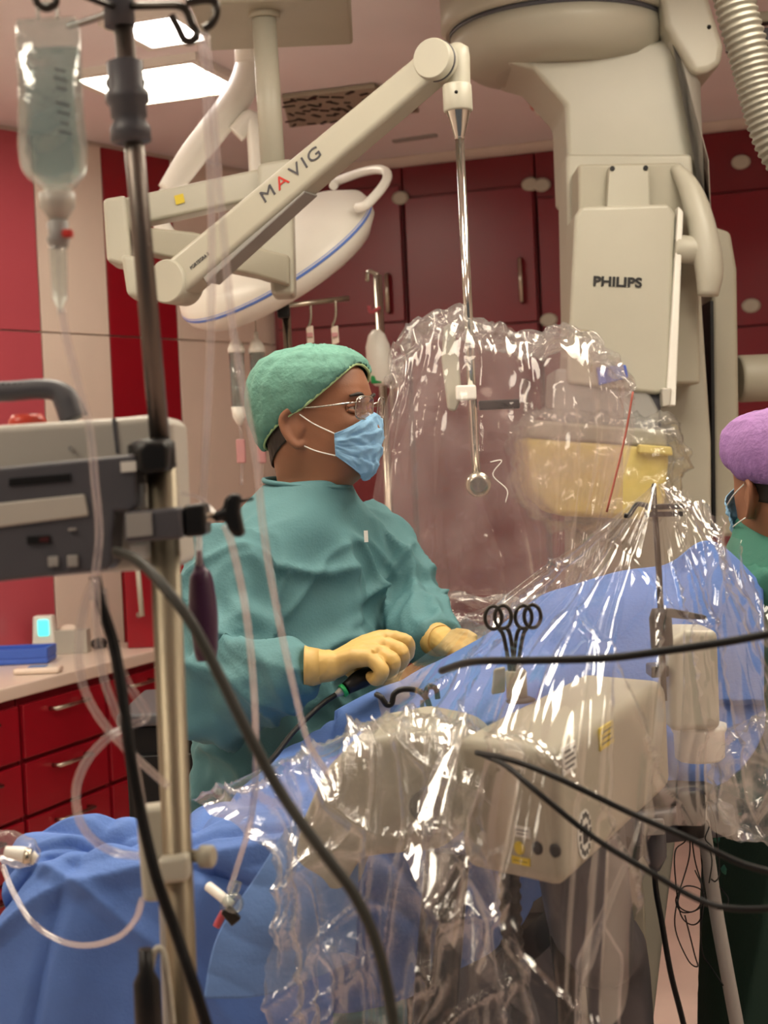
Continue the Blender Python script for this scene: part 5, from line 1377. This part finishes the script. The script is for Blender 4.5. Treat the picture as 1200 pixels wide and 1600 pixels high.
# infusion monitor mounted on the pole
mo = thing('infusion_monitor', 'grey infusion monitor with carrying handle and dark front at the left edge', 'monitor', P(100, 905, D))
pbox('case', [(-120, 672), (0, 664), (178, 653), (236, 648), (262, 650), (270, 664), (276, 800), (285, 884), (270, 889), (160, 896), (-120, 915)], D + .03, .11, M['ltgrey'], mo, .008)
pbox('case_seam', [(175, 654), (180, 653), (186, 708), (181, 709)], D + .0285, .004, M['dkgrey'], mo, .0)
pbox('front_bezel', [(-120, 740), (0, 730), (214, 709), (214, 790), (205, 800), (180, 800), (176, 880), (168, 891), (0, 909), (-120, 918)], D - .02, .05, M['dkgrey'], mo, .004)
pbox('display_band', [(-120, 792), (0, 786), (132, 772), (138, 806), (0, 824), (-120, 832)], D - .023, .006, M['ltgrey'], mo, .002)
pbox('name_strip', [(14, 748), (110, 740), (111, 752), (14, 760)], D - .0215, .003, M['black'], mo, 0)
pbox('red_display', [(41, 838), (78, 836), (79, 849), (42, 851)], D - .0225, .004, M['black'], mo, .001)
pbox('red_segment', [(62, 840), (76, 839), (76, 846), (62, 847)], D - .0232, .002, mat('dim_red_display', (70, 14, 14), .4), mo, 0)
for pts in ([(74, 870), (90, 869), (91, 885), (75, 886)], [(104, 868), (121, 867), (122, 885), (105, 886)], [(106, 826), (118, 825), (118, 829), (106, 830)]):
    pbox('key', pts, D - .0235, .006, M['grey'], mo, .001)
pbox('side_label', [(188, 722), (212, 720), (213, 736), (189, 738)], D - .0225, .004, M['paper'], mo, 0)
pbox('side_label', [(210, 756), (224, 755), (226, 794), (212, 796)], D - .005, .03, M['paper'], mo, .001)
pbox('side_label', [(196, 803), (236, 800), (238, 836), (198, 840)], D - .0375, .003, M['grey'], mo, 0)
pbox('side_label', [(202, 852), (232, 849), (232, 872), (204, 874)], D - .0, .03, M['paper'], mo, .001)
b = MB(); b.tube(PR([(-140, 612, D + .08), (0, 612, D + .08), (60, 608, D + .08), (88, 611, D + .08), (104, 626, D + .08), (116, 655, D + .08)]), [.010, .010, .010, .0105, .013, .014], 14, samples=40, flat=1.0); b.build('handle', M['dkgrey'], mo)
for i in range(9):
    b = MB(); q = P(-10 + i * 9, 604, D + .08); b.box(q, (.003, .016, .006)); b.build('grip_rib', M['dkgrey'], mo)
b = MB(); q = P(43, 664, D + .09); b.lathe([(.016, -.006), (.017, .004), (.013, .010)], q, (0, 0, 1), 20, sx=1.1); b.build('alarm_lamp', M['redlamp'], mo)
b = MB(); b.lathe([(.002, 0), (.002, .002)], P(110, 700, D + .028), (0, -1, 0), 8); b.build('case_screw', M['grey'], mo)

# dark purple rubber bulb hanging behind the pole
pu = thing('pressure_bulb', 'dark purple rubber bladder hanging between the pole and the teal gown', 'bladder', P(320, 1034, 1.55))
secs = [(860, 311, 4), (885, 312, 8), (900, 314, 17), (930, 316, 21), (965, 318, 23), (1000, 321, 20), (1020, 322, 18), (1032, 323, 15)]
S = catmull([list(P(x, y, 1.55)) + [w * 1.55 / FPX] for y, x, w in secs], 40)
b = MB(); b.tube([Vector(s[:3]) for s in S], [s[3] for s in S], 24); b.build('bladder_body', M['purple'], pu)
b = MB(); b.tube(PR([(310, 800, 1.5), (311, 850, 1.54), (312, 895, 1.55)]), .0035, 10, samples=12); b.build('feed_tube', M['tubing'], pu)

# ------------------------------------------------------------ infusion bag with drip chamber
DB = 1.3
ib = thing('infusion_bag', 'clear infusion bag of fluid hanging at the top left', 'infusion bag', P(92, 300, DB))
def bagloft(sec, th, name, m, par):
    S = catmull(sec, 50); nu = 36; A = np.zeros((50, nu, 3)); sc = DB / FPX
    for j in range(50):
        y, x, w, t_ = S[j]; c = P(x, y, DB)
        for i in range(nu):
            a = 2 * math.pi * i / nu
            ca_, sa_ = math.cos(a), math.sin(a)
            A[j, i] = c + V(w * sc * math.copysign(abs(ca_) ** .8, ca_), max(t_, .05) * th * math.copysign(abs(sa_) ** 1.1, sa_) + .0015 * nz(j * .2, i * .3, 2), 0)
    b = MB(); b.grid(A, True)
    b.f.append(tuple(range(nu))); b.sm.append(False); b.f.append(tuple(range(50 * nu - 1, 49 * nu - 1, -1))); b.sm.append(False)
    return b.build(name, m, par)
bagloft([(28, 72, 46, .08), (45, 74, 50, .12), (80, 76, 51, .4), (130, 78, 50, .9), (190, 80, 52, 1), (240, 83, 54, 1), (270, 86, 48, .9), (290, 90, 30, .6), (302, 92, 14, .3)], .016, 'bag_skin', M['bag'], ib)
bagloft([(76, 76, 48, .35), (100, 77, 48, .6), (130, 78, 47, .85), (190, 80, 49, .95), (240, 83, 51, .95), (268, 86, 45, .85), (286, 90, 27, .5)], .0145, 'saline', M['fluid'], ib)
b = MB(); b.tube(PR([(60, 30, DB), (60, 12, DB), (74, 4, DB), (88, 12, DB), (90, 30, DB)]), .0016, 8, samples=24); b.build('hanger_loop', M['bag'], ib)
for i, (y, w) in enumerate(((118, 34), (132, 40), (146, 30), (170, 42), (184, 36), (200, 26), (214, 38))):
    b = MB(); c = P(100 + i * 1.5, y, DB); b.box(c + V(0, -.0168, 0), (w * .55 * DB / FPX, .0005, .0016), (V(.95, 0, -.3), V(0, 1, 0), V(.3, 0, .95))); b.build('printed_line', M['dkgrey'], ib)
dc = thing('drip_chamber', 'clear drip chamber with pale cap and red clip under the infusion bag', 'drip chamber', P(92, 485, DB))
sc = DB / FPX
b = MB(); b.lathe([(14 * sc, 24 * sc), (28 * sc, 20 * sc), (28 * sc, -2 * sc), (20 * sc, -12 * sc), (12 * sc, -24 * sc)][::-1], P(90, 322, DB), (0, 0, 1), 20); b.build('spike_cap', M['ltgrey'], dc)
b = MB(); b.lathe([(10 * sc, 22 * sc), (17 * sc, 18 * sc), (15 * sc, 0), (18 * sc, -8 * sc), (14 * sc, -22 * sc)][::-1], P(91, 365, DB), (0, 0, 1), 20); b.build('connector', M['grey'], dc)
b = MB(); b.box(P(106, 365, DB - .008), (.008, .01, .006)); b.build('red_clip', M['printred'], dc, bevel=.001)
b = MB(); b.lathe([(13 * sc, 44 * sc), (14 * sc, 40 * sc), (12 * sc, -38 * sc), (5 * sc, -52 * sc), (4 * sc, -60 * sc)][::-1], P(92, 428, DB), P(91, 380, DB) - P(95, 480, DB), 20); b.build('chamber', M['bag'], dc)

# ------------------------------------------------------------ tubes and cables in the foreground
def tube_(lb, pts, r=.0036, m='tubing', s=80, name='clear_tube', cat='tube'):
    b = MB(); b.tube(PR(pts), r, 12, samples=s); return tag(b.build(name, M[m]), lb, cat)
tube_('clear tube running from the drip chamber down across the monitor', [(96, 484, 1.3), (104, 530, 1.3), (122, 600, 1.3), (140, 670, 1.31), (148, 750, 1.31), (155, 830, 1.32), (150, 890, 1.32), (146, 935, 1.33)])
tube_('straight pinkish clear tube hanging from the right hook, ending at the clamp', [(314, 52, 1.37), (320, 120, 1.37), (328, 260, 1.38), (331, 400, 1.39), (328, 560, 1.4), (322, 690, 1.41), (317, 785, 1.42)])
tube_('long clear tube from the right hook past the surgeon to the blue drape', [(321, 52, 1.37), (330, 140, 1.37), (343, 300, 1.38), (352, 400, 1.39), (362, 500, 1.4), (382, 620, 1.42), (400, 720, 1.44), (412, 830, 1.47), (432, 950, 1.5), (458, 1070, 1.55), (482, 1160, 1.62), (520, 1220, 1.68)])
tube_('clear tube dropping from the wing knob across the gown to the drape', [(352, 822, 1.42), (362, 850, 1.43), (378, 920, 1.45), (390, 1000, 1.48), (398, 1100, 1.52), (400, 1200, 1.6), (392, 1280, 1.7), (372, 1350, 1.74), (358, 1392, 1.76)])
tube_('clear tube bowing left below the monitor then right to the pole', [(148, 905, 1.33), (133, 945, 1.33), (123, 1000, 1.33), (127, 1060, 1.33), (148, 1110, 1.34), (180, 1152, 1.35), (215, 1186, 1.36), (262, 1228, 1.38)])
tube_('middle clear tube hanging straight down below the monitor', [(150, 905, 1.32), (152, 980, 1.32), (160, 1050, 1.32), (178, 1105, 1.32), (198, 1150, 1.33), (212, 1200, 1.34), (224, 1268, 1.35)])
tube_('clear tube with a sharp bend, sweeping in a big loop over the blue drape', [(160, 920, 1.34), (172, 1000, 1.34), (196, 1060, 1.34), (222, 1102, 1.34), (229, 1116, 1.34), (222, 1126, 1.34), (192, 1138, 1.34), (160, 1160, 1.34), (132, 1195, 1.34), (119, 1235, 1.34), (124, 1280, 1.35), (146, 1312, 1.36), (180, 1332, 1.37), (216, 1337, 1.38)], s=120)
tube_('clear tube hanging in a low arc over the drape from the crumpled packet', [(4, 1352, 1.7), (20, 1392, 1.68), (50, 1440, 1.65), (95, 1470, 1.6), (140, 1477, 1.55), (185, 1464, 1.5), (212, 1436, 1.46), (222, 1405, 1.44)], .0032)
tube_('thin clear line coming off the arm strap behind the wing knob', [(284, 770, 1.46), (310, 778, 1.46), (330, 795, 1.45), (342, 812, 1.43)], .002)
tube_('black cable hanging down along the left of the drip pole', [(148, 900, 1.34), (160, 950, 1.34), (178, 1010, 1.34), (192, 1090, 1.33), (202, 1170, 1.32), (220, 1270, 1.32), (244, 1370, 1.31), (272, 1450, 1.31), (300, 1530, 1.3), (322, 1600, 1.3), (345, 1680, 1.3)], .0052, 'rubber', name='black_cable', cat='cable')
tube_('dark grey cable sweeping from the monitor diagonally to the bottom', [(182, 862, 1.34), (215, 876, 1.3), (250, 910, 1.27), (300, 975, 1.25), (345, 1060, 1.24), (385, 1140, 1.23), (440, 1240, 1.22), (500, 1325, 1.2), (555, 1400, 1.19), (590, 1480, 1.18), (612, 1580, 1.17), (625, 1680, 1.16)], .0048, 'greyrub', name='grey_cable', cat='cable', s=110)
tube_('cream cable hooking up beside the pole at the bottom', [(232, 1600, 1.38), (234, 1540, 1.37), (238, 1500, 1.37), (246, 1482, 1.37), (256, 1490, 1.37), (262, 1530, 1.37), (270, 1600, 1.37)], .003, 'beige', name='cream_cable', cat='cable')
pg = thing('power_plug', 'black plug with cable at the bottom edge beside the drip pole', 'plug', P(230, 1600, 1.36))
b = MB(); b.lathe([(.006, .05), (.007, .03), (.012, .02), (.0125, -.02), (.010, -.03)][::-1], P(231, 1570, 1.36), (0, 0, 1), 16); b.build('body', M['black'], pg)
b = MB(); b.tube(PR([(229, 1540, 1.36), (227, 1522, 1.36)]), [.006, .004], 10); b.build('strain_relief', M['rubber'], pg)
for lb, pts in (('clear strap tube behind the pole from clamp to black cable end', [(262, 1400, 1.42), (264, 1450, 1.42), (266, 1520, 1.42), (270, 1620, 1.42)]),):
    tube_(lb, pts, .0085, 'grey', name='grey_hose', cat='hose')
# stopcock on the drape
st = thing('stopcock', 'small clear stopcock cluster lying on the drape right of the drip pole', 'stopcock', P(350, 1440, 1.76))
b = MB(); b.tube(PR([(326, 1385, 1.765), (345, 1400, 1.75), (362, 1415, 1.745)]), .006, 10, samples=10); b.build('barrel', M['bwhite'], st)
b = MB(); b.lathe([(.012, -.008), (.012, .008), (.008, .012)], P(362, 1412, 1.745), (.4, -.8, .3), 14); b.build('tap', M['bag'], st)
b = MB(); b.tube(PR([(360, 1400, 1.75), (368, 1390, 1.75), (372, 1378, 1.75)]), .005, 10, samples=8); b.build('port', M['bag'], st)
b = MB(); b.box(P(361, 1430, 1.74), (.014, .01, .02), (V(.8, 0, .6), V(0, 1, 0), V(-.6, 0, .8))); b.build('metal_clip', M['dmetal'], st, bevel=.002)
b = MB(); b.tube(PR([(350, 1425, 1.75), (342, 1440, 1.75), (338, 1448, 1.75)]), .0045, 8, samples=8); b.build('pink_cap', M['pink'], st)
pk = thing('line_connector', 'small silvery connector at the left edge on the crumpled packet', 'connector', P(30, 1352, 1.74))
b = MB(); b.tube(PR([(8, 1330, 1.73), (40, 1336, 1.73), (56, 1344, 1.73)]), [.006, .009, .006], 12, samples=10); b.build('barrel', M['bwhite'], pk)
b = MB(); b.lathe([(.009, -.004), (.009, .004)], P(44, 1338, 1.72), (1, 0, -.2), 14); b.build('nut', M['steel'], pk)
